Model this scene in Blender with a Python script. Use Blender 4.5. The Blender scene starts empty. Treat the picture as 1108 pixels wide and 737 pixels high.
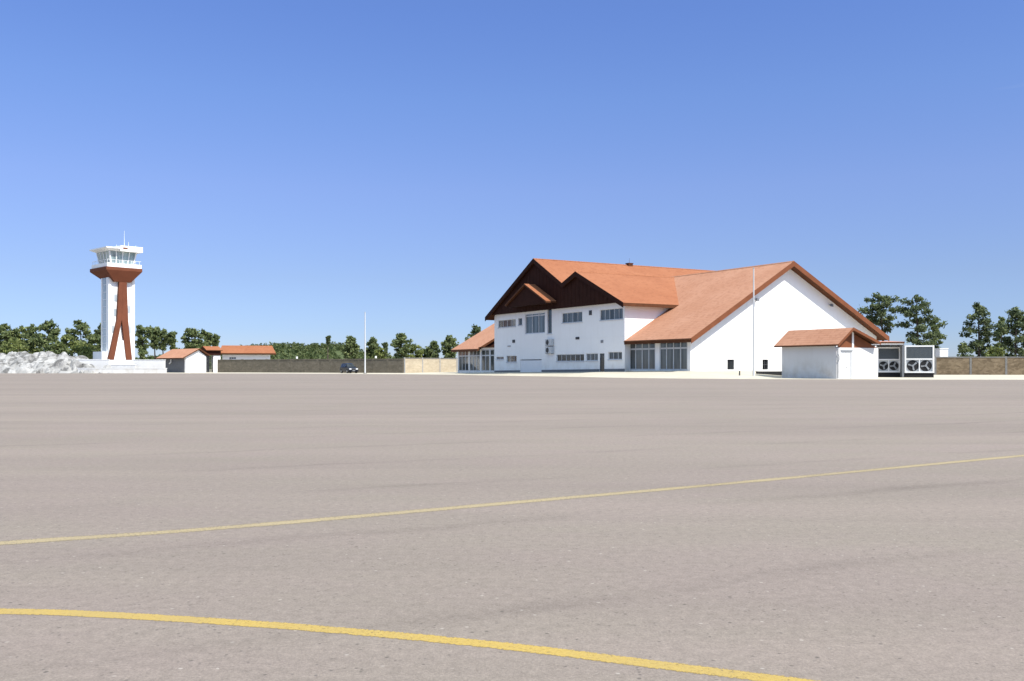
import bpy, bmesh, math, random
from mathutils import Vector, Matrix, noise

R = math.radians
rnd = random.Random(7)
S = bpy.context.scene
COL = S.collection

# ------------------------------------------------------------------ camera
EYE, FPX, HOR, CX = 1.2, 1000.0, 397.0, 554.0      # eye height (m), focal length / horizon row / centre column in photo pixels
cam = bpy.data.cameras.new("camera")
cam.sensor_width = 36.0
cam.lens = FPX / 1108.0 * 36.0
cam.shift_y = (HOR - 368.5) / 1108.0
cam.clip_end = 6000.0
cam.clip_start = 0.1
co = bpy.data.objects.new("camera", cam)
co.location = (0, 0, EYE)
co.rotation_euler = (R(90), 0, 0)
COL.objects.link(co)
S.camera = co
S.render.resolution_x, S.render.resolution_y = 1024, 681

# ------------------------------------------------------------------ light
SUN_EL, SUN_AZ = 52.0, -42.0                       # azimuth measured from +X, counter-clockwise
sd = Vector((math.cos(R(SUN_AZ)) * math.cos(R(SUN_EL)), math.sin(R(SUN_AZ)) * math.cos(R(SUN_EL)), math.sin(R(SUN_EL))))
sl = bpy.data.lights.new("sun", 'SUN')
sl.energy = 3.5
sl.angle = R(0.5)
sl.color = (1.0, 0.955, 0.89)
so = bpy.data.objects.new("sun", sl)
so.rotation_euler = (-sd).to_track_quat('-Z', 'Y').to_euler()
COL.objects.link(so)

w = bpy.data.worlds.new("World")
S.world = w
w.use_nodes = True
nt = w.node_tree
nt.nodes.clear()
wo = nt.nodes.new('ShaderNodeOutputWorld')
bg = nt.nodes.new('ShaderNodeBackground')
sky = nt.nodes.new('ShaderNodeTexSky')
sky.sky_type = 'NISHITA'
sky.sun_disc = False
sky.sun_elevation = R(SUN_EL)
sky.sun_rotation = math.atan2(sd.x, sd.y)
sky.altitude = 1200
sky.air_density = 1.0
sky.dust_density = 0.25
sky.ozone_density = 2.0
bg.inputs['Strength'].default_value = 0.135
# a few faint cirrus wisps
tc = nt.nodes.new('ShaderNodeTexCoord')
mp = nt.nodes.new('ShaderNodeMapping')
mp.inputs['Scale'].default_value = (2.2, 2.2, 14.0)
nz = nt.nodes.new('ShaderNodeTexNoise')
nz.inputs['Scale'].default_value = 3.0
nz.inputs['Detail'].default_value = 6.0
mr = nt.nodes.new('ShaderNodeMapRange')
mr.inputs['From Min'].default_value = 0.61
mr.inputs['From Max'].default_value = 0.80
mr.inputs['To Max'].default_value = 0.10
mxw = nt.nodes.new('ShaderNodeMix')
mxw.data_type = 'RGBA'
mxw.inputs['B'].default_value = (2.6, 2.8, 3.1, 1)
nt.links.new(tc.outputs['Generated'], mp.inputs['Vector'])
nt.links.new(mp.outputs['Vector'], nz.inputs['Vector'])
nt.links.new(nz.outputs['Fac'], mr.inputs['Value'])
sx2 = nt.nodes.new('ShaderNodeSeparateXYZ')
nt.links.new(tc.outputs['Generated'], sx2.inputs['Vector'])
mr2 = nt.nodes.new('ShaderNodeMapRange')
mr2.inputs['From Min'].default_value = 0.30
mr2.inputs['From Max'].default_value = 0.46
nt.links.new(sx2.outputs['X'], mr2.inputs['Value'])
mm = nt.nodes.new('ShaderNodeMath'); mm.operation = 'MULTIPLY'
nt.links.new(mr.outputs['Result'], mm.inputs[0]); nt.links.new(mr2.outputs['Result'], mm.inputs[1])
nt.links.new(mm.outputs[0], mxw.inputs['Factor'])
# stock sky deeper blue near horizon; unseen upper part brightened to fill shaded walls
sxyz = nt.nodes.new('ShaderNodeSeparateXYZ')
nt.links.new(tc.outputs['Generated'], sxyz.inputs['Vector'])
rp = nt.nodes.new('ShaderNodeValToRGB')
stops = [(0.0, (.25, .30, .465)), (0.04, (.267, .311, .463)), (0.094, (.332, .343, .454)), (0.187, (.428, .424, .556)), (0.277, (.437, .478, .64)), (0.355, (.431, .488, .695)), (0.43, (.45, .51, .72)), (0.66, (3.1, 2.45, 1.55))]
e = rp.color_ramp.elements
e[0].position, e[0].color = stops[0][0], stops[0][1] + (1,)
e[1].position, e[1].color = stops[-1][0], stops[-1][1] + (1,)
for p_, c_ in stops[1:-1]:
    x_ = e.new(p_); x_.color = c_ + (1,)
nt.links.new(sxyz.outputs['Z'], rp.inputs['Fac'])
skm = nt.nodes.new('ShaderNodeMix')
skm.data_type = 'RGBA'; skm.blend_type = 'MULTIPLY'
skm.inputs['Factor'].default_value = 1.0
nt.links.new(sky.outputs['Color'], skm.inputs['A'])
nt.links.new(rp.outputs['Color'], skm.inputs['B'])
nt.links.new(skm.outputs['Result'], mxw.inputs['A'])
nt.links.new(mxw.outputs['Result'], bg.inputs['Color'])
nt.links.new(bg.outputs['Background'], wo.inputs['Surface'])

S.view_settings.view_transform = 'Standard'
S.view_settings.look = 'None'
S.view_settings.gamma = 1.0
S.view_settings.use_curve_mapping = False
S.view_settings.exposure = 1.0

# ------------------------------------------------------------------ materials
def new_mat(name):
    m = bpy.data.materials.new(name)
    m.use_nodes = True
    return m, m.node_tree, m.node_tree.nodes['Principled BSDF']

def N(t, typ, **kw):
    n = t.nodes.new(typ)
    for k, v in kw.items():
        if k in n.inputs: n.inputs[k].default_value = v
        else: setattr(n, k, v)
    return n

def coords(t, scale=(1, 1, 1), rot=(0, 0, 0)):
    c = N(t, 'ShaderNodeTexCoord')
    m = N(t, 'ShaderNodeMapping')
    m.inputs['Scale'].default_value = scale
    m.inputs['Rotation'].default_value = rot
    t.links.new(c.outputs['Object'], m.inputs['Vector'])
    return m.outputs['Vector']

def noise_n(t, vec, scale, detail=4, rough=0.55):
    n = N(t, 'ShaderNodeTexNoise', Scale=scale, Detail=detail, Roughness=rough)
    t.links.new(vec, n.inputs['Vector'])
    return n.outputs['Fac']

def mapr(t, v, a, b, c, d, smooth=False):
    m = N(t, 'ShaderNodeMapRange')
    if smooth: m.interpolation_type = 'SMOOTHSTEP'
    for k, x in zip(('From Min', 'From Max', 'To Min', 'To Max'), (a, b, c, d)): m.inputs[k].default_value = x
    t.links.new(v, m.inputs['Value'])
    return m.outputs['Result']

def mix(t, fac, a, b, blend='MIX'):
    m = N(t, 'ShaderNodeMix')
    m.data_type = 'RGBA'
    m.blend_type = blend
    if isinstance(fac, (int, float)): m.inputs['Factor'].default_value = fac
    else: t.links.new(fac, m.inputs['Factor'])
    for s, x in (('A', a), ('B', b)):
        if isinstance(x, tuple): m.inputs[s].default_value = x + (1,) if len(x) == 3 else x
        else: t.links.new(x, m.inputs[s])
    return m.outputs['Result']

def math_n(t, op, a, b=None):
    m = N(t, 'ShaderNodeMath')
    m.operation = op
    for i, x in enumerate((a, b)):
        if x is None: continue
        if isinstance(x, (int, float)): m.inputs[i].default_value = x
        else: t.links.new(x, m.inputs[i])
    return m.outputs[0]

def bump(t, p, h, strength, dist=0.02):
    b = N(t, 'ShaderNodeBump', Strength=strength, Distance=dist)
    t.links.new(h, b.inputs['Height'])
    t.links.new(b.outputs['Normal'], p.inputs['Normal'])

def plain(name, c, rough=0.7, metal=0.0, var=0.12, scale=2.0, spec=0.35):
    m, t, p = new_mat(name)
    v = coords(t)
    f = mapr(t, noise_n(t, v, scale, 6), 0.3, 0.7, 0, 1)
    d = tuple(x * (1 - var) for x in c)
    t.links.new(mix(t, f, d, c), p.inputs['Base Color'])
    p.inputs['Roughness'].default_value = rough
    p.inputs['Metallic'].default_value = metal
    p.inputs['Specular IOR Level'].default_value = spec
    return m

def plaster(name, c):
    m, t, p = new_mat(name)
    v = coords(t)
    vs = coords(t, (1.3, 1.3, 0.12))
    a = mapr(t, noise_n(t, v, 0.35, 5), 0.35, 0.7, 0, 0.5)
    s = mapr(t, noise_n(t, vs, 1.2, 6, 0.65), 0.5, 0.8, 0, 0.35)
    k = mix(t, a, c, tuple(x * y for x, y in zip(c, (0.94, 0.935, 0.92))))
    k = mix(t, s, k, tuple(x * y for x, y in zip(c, (0.86, 0.845, 0.82))))
    sz = N(t, 'ShaderNodeSeparateXYZ')
    t.links.new(v, sz.inputs['Vector'])
    low = mapr(t, sz.outputs['Z'], 0.6, 2.3, 1, 0)
    spl = mapr(t, noise_n(t, v, 0.9, 7, 0.7), 0.42, 0.68, 0, 0.6)
    k = mix(t, math_n(t, 'MULTIPLY', low, spl), k, tuple(x * y for x, y in zip(c, (0.66, 0.60, 0.52))))
    t.links.new(k, p.inputs['Base Color'])
    p.inputs['Roughness'].default_value = 0.85
    p.inputs['Specular IOR Level'].default_value = 0.2
    bump(t, p, noise_n(t, v, 30, 4), 0.15)
    return m

def tile(name, c1, c2, c3):
    m, t, p = new_mat(name)
    v = coords(t)
    n1 = mapr(t, noise_n(t, v, 0.25, 5, 0.6), 0.3, 0.72, 0, 1)
    vo = N(t, 'ShaderNodeTexVoronoi', Scale=3.2)
    t.links.new(v, vo.inputs['Vector'])
    sep = N(t, 'ShaderNodeSeparateColor')
    t.links.new(vo.outputs['Color'], sep.inputs['Color'])
    k = mix(t, n1, c1, c2)
    k = mix(t, mapr(t, sep.outputs['Red'], 0.55, 1, 0, 0.5), k, c3)
    vz = coords(t, (0, 0, 1))
    wv = N(t, 'ShaderNodeTexWave', Scale=1.35, Distortion=0.0)
    wv.bands_direction = 'Z'
    wv.wave_profile = 'SAW'
    t.links.new(coords(t), wv.inputs['Vector'])
    k = mix(t, mapr(t, wv.outputs['Fac'], 0.7, 1, 0, 0.5), k, tuple(x * 0.6 for x in c1))
    t.links.new(k, p.inputs['Base Color'])
    p.inputs['Roughness'].default_value = 0.8
    p.inputs['Specular IOR Level'].default_value = 0.25
    bump(t, p, wv.outputs['Fac'], 0.35, 0.05)
    return m

def wall_stone(name, c1, c2):
    m, t, p = new_mat(name)
    v = coords(t, (1, 1, 1.8))
    vo = N(t, 'ShaderNodeTexVoronoi', Scale=2.2)
    t.links.new(v, vo.inputs['Vector'])
    sep = N(t, 'ShaderNodeSeparateColor')
    t.links.new(vo.outputs['Color'], sep.inputs['Color'])
    k = mix(t, sep.outputs['Red'], c1, c2)
    k = mix(t, mapr(t, noise_n(t, v, 0.6, 6, 0.65), 0.4, 0.75, 0, 0.5), k, tuple(x * 0.6 for x in c1))
    t.links.new(k, p.inputs['Base Color'])
    p.inputs['Roughness'].default_value = 0.9
    p.inputs['Specular IOR Level'].default_value = 0.15
    return m

def glass(name, dark, light, curtain=0.5, rough=0.06, sc=1.3):
    m, t, p = new_mat(name)
    v = coords(t, (1, 1, 0.12))
    f = mapr(t, noise_n(t, v, sc, 2), 0.5 - 0.12, 0.5 + 0.12, 0, 1)
    t.links.new(mix(t, math_n(t, 'MULTIPLY', f, curtain), dark, light), p.inputs['Base Color'])
    p.inputs['Roughness'].default_value = rough
    p.inputs['Specular IOR Level'].default_value = 0.6
    return m

def leaf(name, dark, mid, lightc):
    m, t, p = new_mat(name)
    g = N(t, 'ShaderNodeNewGeometry')
    cr = N(t, 'ShaderNodeValToRGB')
    e = cr.color_ramp.elements
    e[0].position, e[0].color = 0.0, dark + (1,)
    e[1].position, e[1].color = 1.0, lightc + (1,)
    x = e.new(0.55); x.color = mid + (1,)
    t.links.new(g.outputs['Random Per Island'], cr.inputs['Fac'])
    v = coords(t)
    k = mix(t, mapr(t, noise_n(t, v, 0.7, 3), 0.35, 0.65, 0, 0.55), cr.outputs['Color'], dark)
    t.links.new(k, p.inputs['Base Color'])
    p.inputs['Roughness'].default_value = 0.6
    p.inputs['Specular IOR Level'].default_value = 0.25
    tr = N(t, 'ShaderNodeBsdfTranslucent')
    t.links.new(k, tr.inputs['Color'])
    ms = N(t, 'ShaderNodeMixShader', Fac=0.38)
    t.links.new(p.outputs['BSDF'], ms.inputs[1])
    t.links.new(tr.outputs['BSDF'], ms.inputs[2])
    t.links.new(ms.outputs['Shader'], t.nodes['Material Output'].inputs['Surface'])
    return m

def asphalt():
    m, t, p = new_mat("apron_asphalt")
    v = coords(t)
    ang = R(-26)
    big = mapr(t, noise_n(t, v, 0.09, 4, 0.55), 0.3, 0.7, 0, 1)
    k = mix(t, big, (0.204, 0.170, 0.147), (0.240, 0.200, 0.172))
    # patches of slightly pinker and slightly yellower aggregate
    hue = mapr(t, noise_n(t, coords(t, (0.5, 1, 1), (0, 0, ang)), 0.8, 5, 0.6), 0.38, 0.62, 0, 1)
    k = mix(t, 0.45, k, mix(t, hue, (0.236, 0.191, 0.170), (0.216, 0.189, 0.152)))
    # long streaks left by the paver, and long faint bands further out
    vs = coords(t, (0.06, 0.75, 1), (0, 0, ang))
    st = mapr(t, noise_n(t, vs, 1.0, 7, 0.65), 0.45, 0.75, 0, 0.45)
    k = mix(t, st, k, (0.180, 0.150, 0.130))
    vs2 = coords(t, (0.012, 0.16, 1), (0, 0, R(-4)))
    st2 = mapr(t, noise_n(t, vs2, 1.0, 6, 0.65), 0.45, 0.72, 0, 0.7)
    k = mix(t, st2, k, (0.180, 0.150, 0.130))
    st3 = mapr(t, noise_n(t, vs2, 2.3, 4, 0.6), 0.5, 0.7, 0, 0.4)
    k = mix(t, st3, k, (0.268, 0.222, 0.188))
    # open seams between the paving lanes: ragged, grainy and interrupted
    vr = coords(t, (1, 1, 1), (0, 0, ang))
    sep = N(t, 'ShaderNodeSeparateXYZ')
    t.links.new(vr, sep.inputs['Vector'])
    wob = math_n(t, 'MULTIPLY', math_n(t, 'SUBTRACT', noise_n(t, vr, 0.55, 9, 0.72), 0.5), 0.7)
    yy = math_n(t, 'ADD', sep.outputs['Y'], wob)
    fr = math_n(t, 'FRACT', math_n(t, 'DIVIDE', math_n(t, 'ADD', yy, 100.45), 2.35))
    dd = math_n(t, 'ABSOLUTE', math_n(t, 'SUBTRACT', fr, 0.5))
    seam = mapr(t, dd, 0.0, 0.075, 1, 0, True)
    vm = coords(t, (0.25, 0.6, 1), (0, 0, ang))
    br = mapr(t, noise_n(t, vm, 1.0, 5, 0.6), 0.42, 0.66, 0, 1)
    gs = mapr(t, noise_n(t, v, 30, 5, 0.8), 0.35, 0.68, 0.08, 0.75)
    k = mix(t, math_n(t, 'MULTIPLY', math_n(t, 'MULTIPLY', seam, br), gs), k, (0.115, 0.095, 0.083))
    # aggregate grain
    g = mapr(t, noise_n(t, v, 75, 4, 0.8), 0.26, 0.74, 0, 1)
    k = mix(t, 1.0, k, mix(t, g, (0.34, 0.34, 0.34), (0.66, 0.66, 0.66)), 'OVERLAY')
    g1 = mapr(t, noise_n(t, v, 16, 5, 0.75), 0.3, 0.7, 0, 1)
    k = mix(t, 0.65, k, mix(t, g1, (0.38, 0.38, 0.38), (0.62, 0.62, 0.62)), 'OVERLAY')
    # stray dark and pale stones
    for sc, ch, lo, hi, colr, am in ((42.0, 'Red', 0.93, 0.97, (0.085, 0.075, 0.07), 0.7), (21.0, 'Blue', 0.985, 0.992, (0.08, 0.07, 0.064), 0.7), (34.0, 'Green', 0.982, 0.99, (0.42, 0.38, 0.34), 0.55)):
        vo = N(t, 'ShaderNodeTexVoronoi', Scale=sc)
        t.links.new(v, vo.inputs['Vector'])
        sp = N(t, 'ShaderNodeSeparateColor')
        t.links.new(vo.outputs['Color'], sp.inputs['Color'])
        dot = math_n(t, 'MULTIPLY', mapr(t, vo.outputs['Distance'], 0.12 if sc < 25 else 0.2, 0.26 if sc < 25 else 0.4, 1, 0), mapr(t, sp.outputs[ch], lo, hi, 0, 1))
        k = mix(t, math_n(t, 'MULTIPLY', dot, am), k, colr)
    t.links.new(k, p.inputs['Base Color'])
    p.inputs['Roughness'].default_value = 0.92
    p.inputs['Specular IOR Level'].default_value = 0.12
    bump(t, p, g, 0.4, 0.006)
    return m

def worn_paint(name, c1, c2, dirt, keep, edge):
    """road paint whose worn spots let the asphalt show through"""
    m, t, p = new_mat(name)
    v = coords(t)
    g = mapr(t, noise_n(t, v, 70, 4, 0.8), 0.28, 0.72, 0, 1)
    k = mix(t, g, c1, c2)
    k = mix(t, mapr(t, noise_n(t, v, 1.4, 5, 0.6), 0.4, 0.7, 0, 0.5), k, dirt)
    k = mix(t, mapr(t, noise_n(t, v, 30, 6, 0.8), 0.55, 0.72, 0, 0.7), k, dirt)
    t.links.new(k, p.inputs['Base Color'])
    p.inputs['Roughness'].default_value = 0.85
    p.inputs['Specular IOR Level'].default_value = 0.15
    bump(t, p, g, 0.4, 0.005)
    uv = N(t, 'ShaderNodeUVMap')
    sp = N(t, 'ShaderNodeSeparateXYZ')
    t.links.new(uv.outputs['UV'], sp.inputs['Vector'])
    ed = math_n(t, 'MINIMUM', sp.outputs['Y'], math_n(t, 'SUBTRACT', 1.0, sp.outputs['Y']))
    ed = mapr(t, ed, 0.0, edge, -0.16, 0.0)
    lvl = math_n(t, 'ADD', math_n(t, 'ADD', noise_n(t, v, 55, 6, 0.8), math_n(t, 'MULTIPLY', math_n(t, 'SUBTRACT', noise_n(t, v, 0.8, 4), 0.5), 0.25)), ed)
    al = mapr(t, lvl, keep - 0.04, keep + 0.04, 0, 1)
    t.links.new(al, p.inputs['Alpha'])
    return m

def paint_line(): return worn_paint("yellow_road_paint", (0.33, 0.225, 0.055), (0.45, 0.325, 0.10), (0.29, 0.225, 0.115), 0.385, 0.16)
def faded_line(): return worn_paint("faded_yellow_road_paint", (0.30, 0.242, 0.142), (0.36, 0.292, 0.174), (0.27, 0.222, 0.155), 0.41, 0.3)

def rockmat():
    m, t, p = new_mat("pale_rock")
    v = coords(t)
    vo = N(t, 'ShaderNodeTexVoronoi', Scale=0.9)
    t.links.new(v, vo.inputs['Vector'])
    sep = N(t, 'ShaderNodeSeparateColor')
    t.links.new(vo.outputs['Color'], sep.inputs['Color'])
    k = mix(t, sep.outputs['Red'], (0.22, 0.216, 0.207), (0.38, 0.375, 0.362))
    k = mix(t, mapr(t, noise_n(t, v, 0.55, 7, 0.7), 0.50, 0.58, 0, 0.8), k, (0.085, 0.083, 0.08))
    t.links.new(k, p.inputs['Base Color'])
    p.inputs['Roughness'].default_value = 0.9
    p.inputs['Specular IOR Level'].default_value = 0.15
    return m

def soil(name, c1, c2, c3):
    m, t, p = new_mat(name)
    v = coords(t)
    k = mix(t, mapr(t, noise_n(t, v, 0.12, 6, 0.6), 0.35, 0.65, 0, 1), c1, c2)
    k = mix(t, mapr(t, noise_n(t, v, 1.3, 6, 0.7), 0.5, 0.72, 0, 0.6), k, c3)
    t.links.new(k, p.inputs['Base Color'])
    p.inputs['Roughness'].default_value = 0.92
    p.inputs['Specular IOR Level'].default_value = 0.15
    return m

M = {}
M['white'] = plaster("white_plaster", (0.86, 0.86, 0.845))
M['shedwhite'] = plaster("greyed_white_plaster", (0.62, 0.62, 0.615))
M['white_paint'] = plain("white_metal_paint", (0.80, 0.80, 0.79), 0.45, 0, 0.05)
M['tile'] = tile("terracotta_tile", (0.265, 0.097, 0.043), (0.315, 0.125, 0.059), (0.205, 0.07, 0.029))
M['tile_lit'] = tile("lightened_terracotta_tile", (0.40, 0.190, 0.110), (0.47, 0.243, 0.152), (0.31, 0.140, 0.078))  # paler copy of the tile: light painted into roofs at grazing sun
M['fascia'] = plain("brown_timber", (0.11, 0.042, 0.018), 0.7, 0, 0.3, 1.5, 0.15)
M['darkbrown'] = plain("dark_brown_timber", (0.038, 0.0140, 0.0092), 0.75, 0, 0.3, 1.2, 0.08)
M['rust'] = plain("red_brown_cladding", (0.19, 0.068, 0.031), 0.75, 0, 0.25, 0.8, 0.15)
M['towerbrown'] = plain("tower_red_brown_paint", (0.165, 0.056, 0.029), 0.75, 0, 0.2, 0.5, 0.15)
M['polewhite'] = plain("galvanised_white", (0.56, 0.57, 0.57), 0.5, 0, 0.1)
M['frame'] = plain("pale_aluminium", (0.52, 0.54, 0.55), 0.45, 0.0, 0.08)
M['framewhite'] = plain("white_window_frame", (0.62, 0.64, 0.66), 0.5, 0.0, 0.06)
M['pane'] = glass("window_glass", (0.018, 0.022, 0.026), (0.12, 0.14, 0.155), 0.7)
M['panedark'] = glass("dark_window_glass", (0.010, 0.011, 0.012), (0.04, 0.045, 0.05), 0.6)
M['paneblue'] = glass("bay_glass", (0.035, 0.048, 0.058), (0.15, 0.185, 0.21), 0.75)
M['panehall'] = glass("hall_glass", (0.040, 0.046, 0.047), (0.12, 0.13, 0.13), 0.8)
M['tealglass'] = glass("cab_glass", (0.15, 0.22, 0.235), (0.40, 0.50, 0.51), 0.8)
M['shaftglass'] = glass("shaft_glass", (0.22, 0.27, 0.30), (0.50, 0.55, 0.58), 0.8, 0.2, 0.5)
M['black'] = plain("black_rubber", (0.014, 0.014, 0.015), 0.7, 0, 0.2)
M['dark'] = plain("dark_grey_metal", (0.045, 0.047, 0.05), 0.5, 0.0, 0.25)
M['grey'] = plain("grey_metal", (0.26, 0.275, 0.29), 0.5, 0.0, 0.12)
M['postgrey'] = plain("weathered_grey_concrete", (0.19, 0.185, 0.175), 0.9, 0, 0.35, 1.5)
M['midgrey'] = plain("grey_concrete", (0.33, 0.33, 0.325), 0.85, 0, 0.2)
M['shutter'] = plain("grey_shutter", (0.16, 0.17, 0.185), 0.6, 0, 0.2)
M['coil'] = plain("coil_mesh", (0.10, 0.115, 0.125), 0.55, 0.2, 0.2, 20)
M['wallstone'] = wall_stone("tan_stone", (0.12, 0.09, 0.056), (0.22, 0.17, 0.11))
M['creamstone'] = wall_stone("cream_stone", (0.40, 0.335, 0.24), (0.48, 0.41, 0.30))
M['brownstone'] = wall_stone("brown_grey_block", (0.135, 0.118, 0.088), (0.19, 0.165, 0.125))
M['asphalt'] = asphalt()
M['line'] = paint_line()
M['faded'] = faded_line()
M['verge'] = soil("pale_concrete_paving", (0.50, 0.455, 0.365), (0.43, 0.39, 0.31), (0.33, 0.30, 0.24))
M['ground'] = soil("dry_soil", (0.42, 0.37, 0.29), (0.33, 0.30, 0.22), (0.22, 0.22, 0.13))
M['rock'] = rockmat()
M['hill'] = soil("hill_soil", (0.055, 0.078, 0.032), (0.075, 0.095, 0.04), (0.12, 0.115, 0.06))
M['bark'] = plain("pine_bark", (0.10, 0.075, 0.06), 0.9, 0, 0.4, 3)
M['pine'] = leaf("pine_needles", (0.085, 0.115, 0.050), (0.170, 0.210, 0.080), (0.29, 0.32, 0.125))
M['pinedark'] = leaf("dark_pine_needles", (0.062, 0.088, 0.045), (0.132, 0.168, 0.074), (0.24, 0.27, 0.115))
M['olive'] = leaf("olive_needles", (0.10, 0.128, 0.040), (0.20, 0.235, 0.072), (0.33, 0.35, 0.115))
M['wood'] = leaf("wood_leaves", (0.065, 0.090, 0.034), (0.118, 0.148, 0.052), (0.19, 0.21, 0.075))
M['carpaint'] = plain("dark_blue_car_paint", (0.006, 0.009, 0.018), 0.3, 0.0, 0.1, 2, 0.35)
M['rim'] = plain("wheel_alloy", (0.35, 0.36, 0.37), 0.35, 0.7, 0.1)
M['lens'] = plain("lamp_lens", (0.75, 0.77, 0.78), 0.15, 0.0, 0.05, 3, 0.6)
M['redlens'] = plain("red_lens", (0.35, 0.02, 0.02), 0.2, 0, 0.1)
M['pinktile'] = tile("pale_terracotta_tile", (0.56, 0.25, 0.17), (0.62, 0.30, 0.21), (0.45, 0.19, 0.12))

# ------------------------------------------------------------------ mesh helper
class MB:
    def __init__(s):
        s.v, s.f, s.m = [], [], []
    def quadbox(s, P, mi=0):
        """P: 8 points, bottom loop then top loop"""
        b = len(s.v)
        s.v += [tuple(p) for p in P]
        for f in ((3, 2, 1, 0), (4, 5, 6, 7), (0, 1, 5, 4), (1, 2, 6, 5), (2, 3, 7, 6), (3, 0, 4, 7)):
            s.f.append(tuple(b + i for i in f)); s.m.append(mi)
        return s
    def box(s, x0, x1, y0, y1, z0, z1, mi=0):
        return s.quadbox([(x0, y0, z0), (x1, y0, z0), (x1, y1, z0), (x0, y1, z0),
                          (x0, y0, z1), (x1, y0, z1), (x1, y1, z1), (x0, y1, z1)], mi)
    def mbox(s, pt, a0, a1, z0, z1, c0, c1, mi=0):
        return s.quadbox([pt(a0, z0, c0), pt(a1, z0, c0), pt(a1, z0, c1), pt(a0, z0, c1),
                          pt(a0, z1, c0), pt(a1, z1, c0), pt(a1, z1, c1), pt(a0, z1, c1)], mi)
    def prism(s, A, B, ma=0, mb=0, ms=0):
        """loops A and B joined by side faces"""
        b = len(s.v); n = len(A)
        s.v += [tuple(p) for p in A] + [tuple(p) for p in B]
        s.f.append(tuple(b + i for i in range(n))); s.m.append(ma)
        s.f.append(tuple(b + n + i for i in reversed(range(n)))); s.m.append(mb)
        for i in range(n):
            j = (i + 1) % n
            s.f.append((b + i, b + n + i, b + n + j, b + j)); s.m.append(ms[i] if isinstance(ms, (list, tuple)) else ms)
        return s
    def tube(s, p0, p1, r0, r1, n=10, mi=0, cap=True):
        p0, p1 = Vector(p0), Vector(p1)
        q = (p1 - p0).to_track_quat('Z', 'Y')
        b = len(s.v)
        for p, r in ((p0, r0), (p1, r1)):
            for i in range(n):
                a = 2 * math.pi * i / n
                s.v.append(tuple(p + q @ Vector((r * math.cos(a), r * math.sin(a), 0))))
        for i in range(n):
            j = (i + 1) % n
            s.f.append((b + i, b + j, b + n + j, b + n + i)); s.m.append(mi)
        if cap:
            s.f.append(tuple(b + i for i in reversed(range(n)))); s.m.append(mi)
            s.f.append(tuple(b + n + i for i in range(n))); s.m.append(mi)
        return s
    def path(s, pts, rs, n=7, mi=0):
        for i in range(len(pts) - 1):
            s.tube(pts[i], pts[i + 1], rs[i], rs[i + 1], n, mi)
        return s
    def wallholes(s, pt, a0, a1, z0, z1, holes, th=0.3, mi=0):
        A = sorted({a0, a1} | {h[0] for h in holes} | {h[1] for h in holes})
        Z = sorted({z0, z1} | {h[2] for h in holes} | {h[3] for h in holes})
        def solid(i, j):
            if i < 0 or j < 0 or i >= len(A) - 1 or j >= len(Z) - 1: return False
            ca, cz = (A[i] + A[i + 1]) / 2, (Z[j] + Z[j + 1]) / 2
            return not any(h[0] < ca < h[1] and h[2] < cz < h[3] for h in holes)
        idx = {}
        def vid(i, j, c):
            if (i, j, c) not in idx:
                idx[(i, j, c)] = len(s.v)
                s.v.append(tuple(pt(A[i], Z[j], th if c else 0)))
            return idx[(i, j, c)]
        for i in range(len(A) - 1):
            for j in range(len(Z) - 1):
                if not solid(i, j): continue
                s.f.append((vid(i, j, 0), vid(i + 1, j, 0), vid(i + 1, j + 1, 0), vid(i, j + 1, 0))); s.m.append(mi)
                s.f.append((vid(i, j, 1), vid(i, j + 1, 1), vid(i + 1, j + 1, 1), vid(i + 1, j, 1))); s.m.append(mi)
                for di, dj, e in ((-1, 0, ((0, 0), (0, 1))), (1, 0, ((1, 1), (1, 0))), (0, -1, ((1, 0), (0, 0))), (0, 1, ((0, 1), (1, 1)))):
                    if solid(i + di, j + dj): continue
                    (ia, ja), (ib, jb) = e
                    s.f.append((vid(i + ia, j + ja, 0), vid(i + ib, j + jb, 0), vid(i + ib, j + jb, 1), vid(i + ia, j + ja, 1))); s.m.append(mi)
        return s
    def build(s, name, mats, parent=None, smooth=False, fix=True, bevel=0):
        me = bpy.data.meshes.new(name)
        me.from_pydata(s.v, [], s.f)
        if not isinstance(mats, (list, tuple)): mats = [mats]
        for m in mats: me.materials.append(m)
        me.polygons.foreach_set('material_index', s.m)
        if fix:
            bm = bmesh.new(); bm.from_mesh(me)
            bmesh.ops.recalc_face_normals(bm, faces=bm.faces)
            bm.to_mesh(me); bm.free()
        if smooth: me.polygons.foreach_set('use_smooth', [True] * len(me.polygons))
        me.update()
        o = bpy.data.objects.new(name, me)
        COL.objects.link(o)
        if parent: o.parent = parent
        if bevel:
            b = o.modifiers.new("bevel", 'BEVEL'); b.width = bevel; b.segments = 2; b.limit_method = 'ANGLE'
        return o

def tag(o, label, cat, group=None):
    o['label'] = label; o['category'] = cat
    if group: o['group'] = group
    return o

def thing(name, label, cat, loc=(0, 0, 0), rot=0, group=None):
    o = bpy.data.objects.new(name, None)
    o.empty_display_size = 0.5
    COL.objects.link(o)
    o.location = loc; o.rotation_euler = (0, 0, R(rot))
    return tag(o, label, cat, group)

def structure(o, kind='structure'):
    o['kind'] = kind
    return o

# ------------------------------------------------------------------ survey: sight lines of the photo meeting known planes
def at(px, Y, py=None):
    return Vector(((px - CX) / FPX * Y, Y, EYE + (HOR - py) / FPX * Y if py is not None else 0.0))

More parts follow.
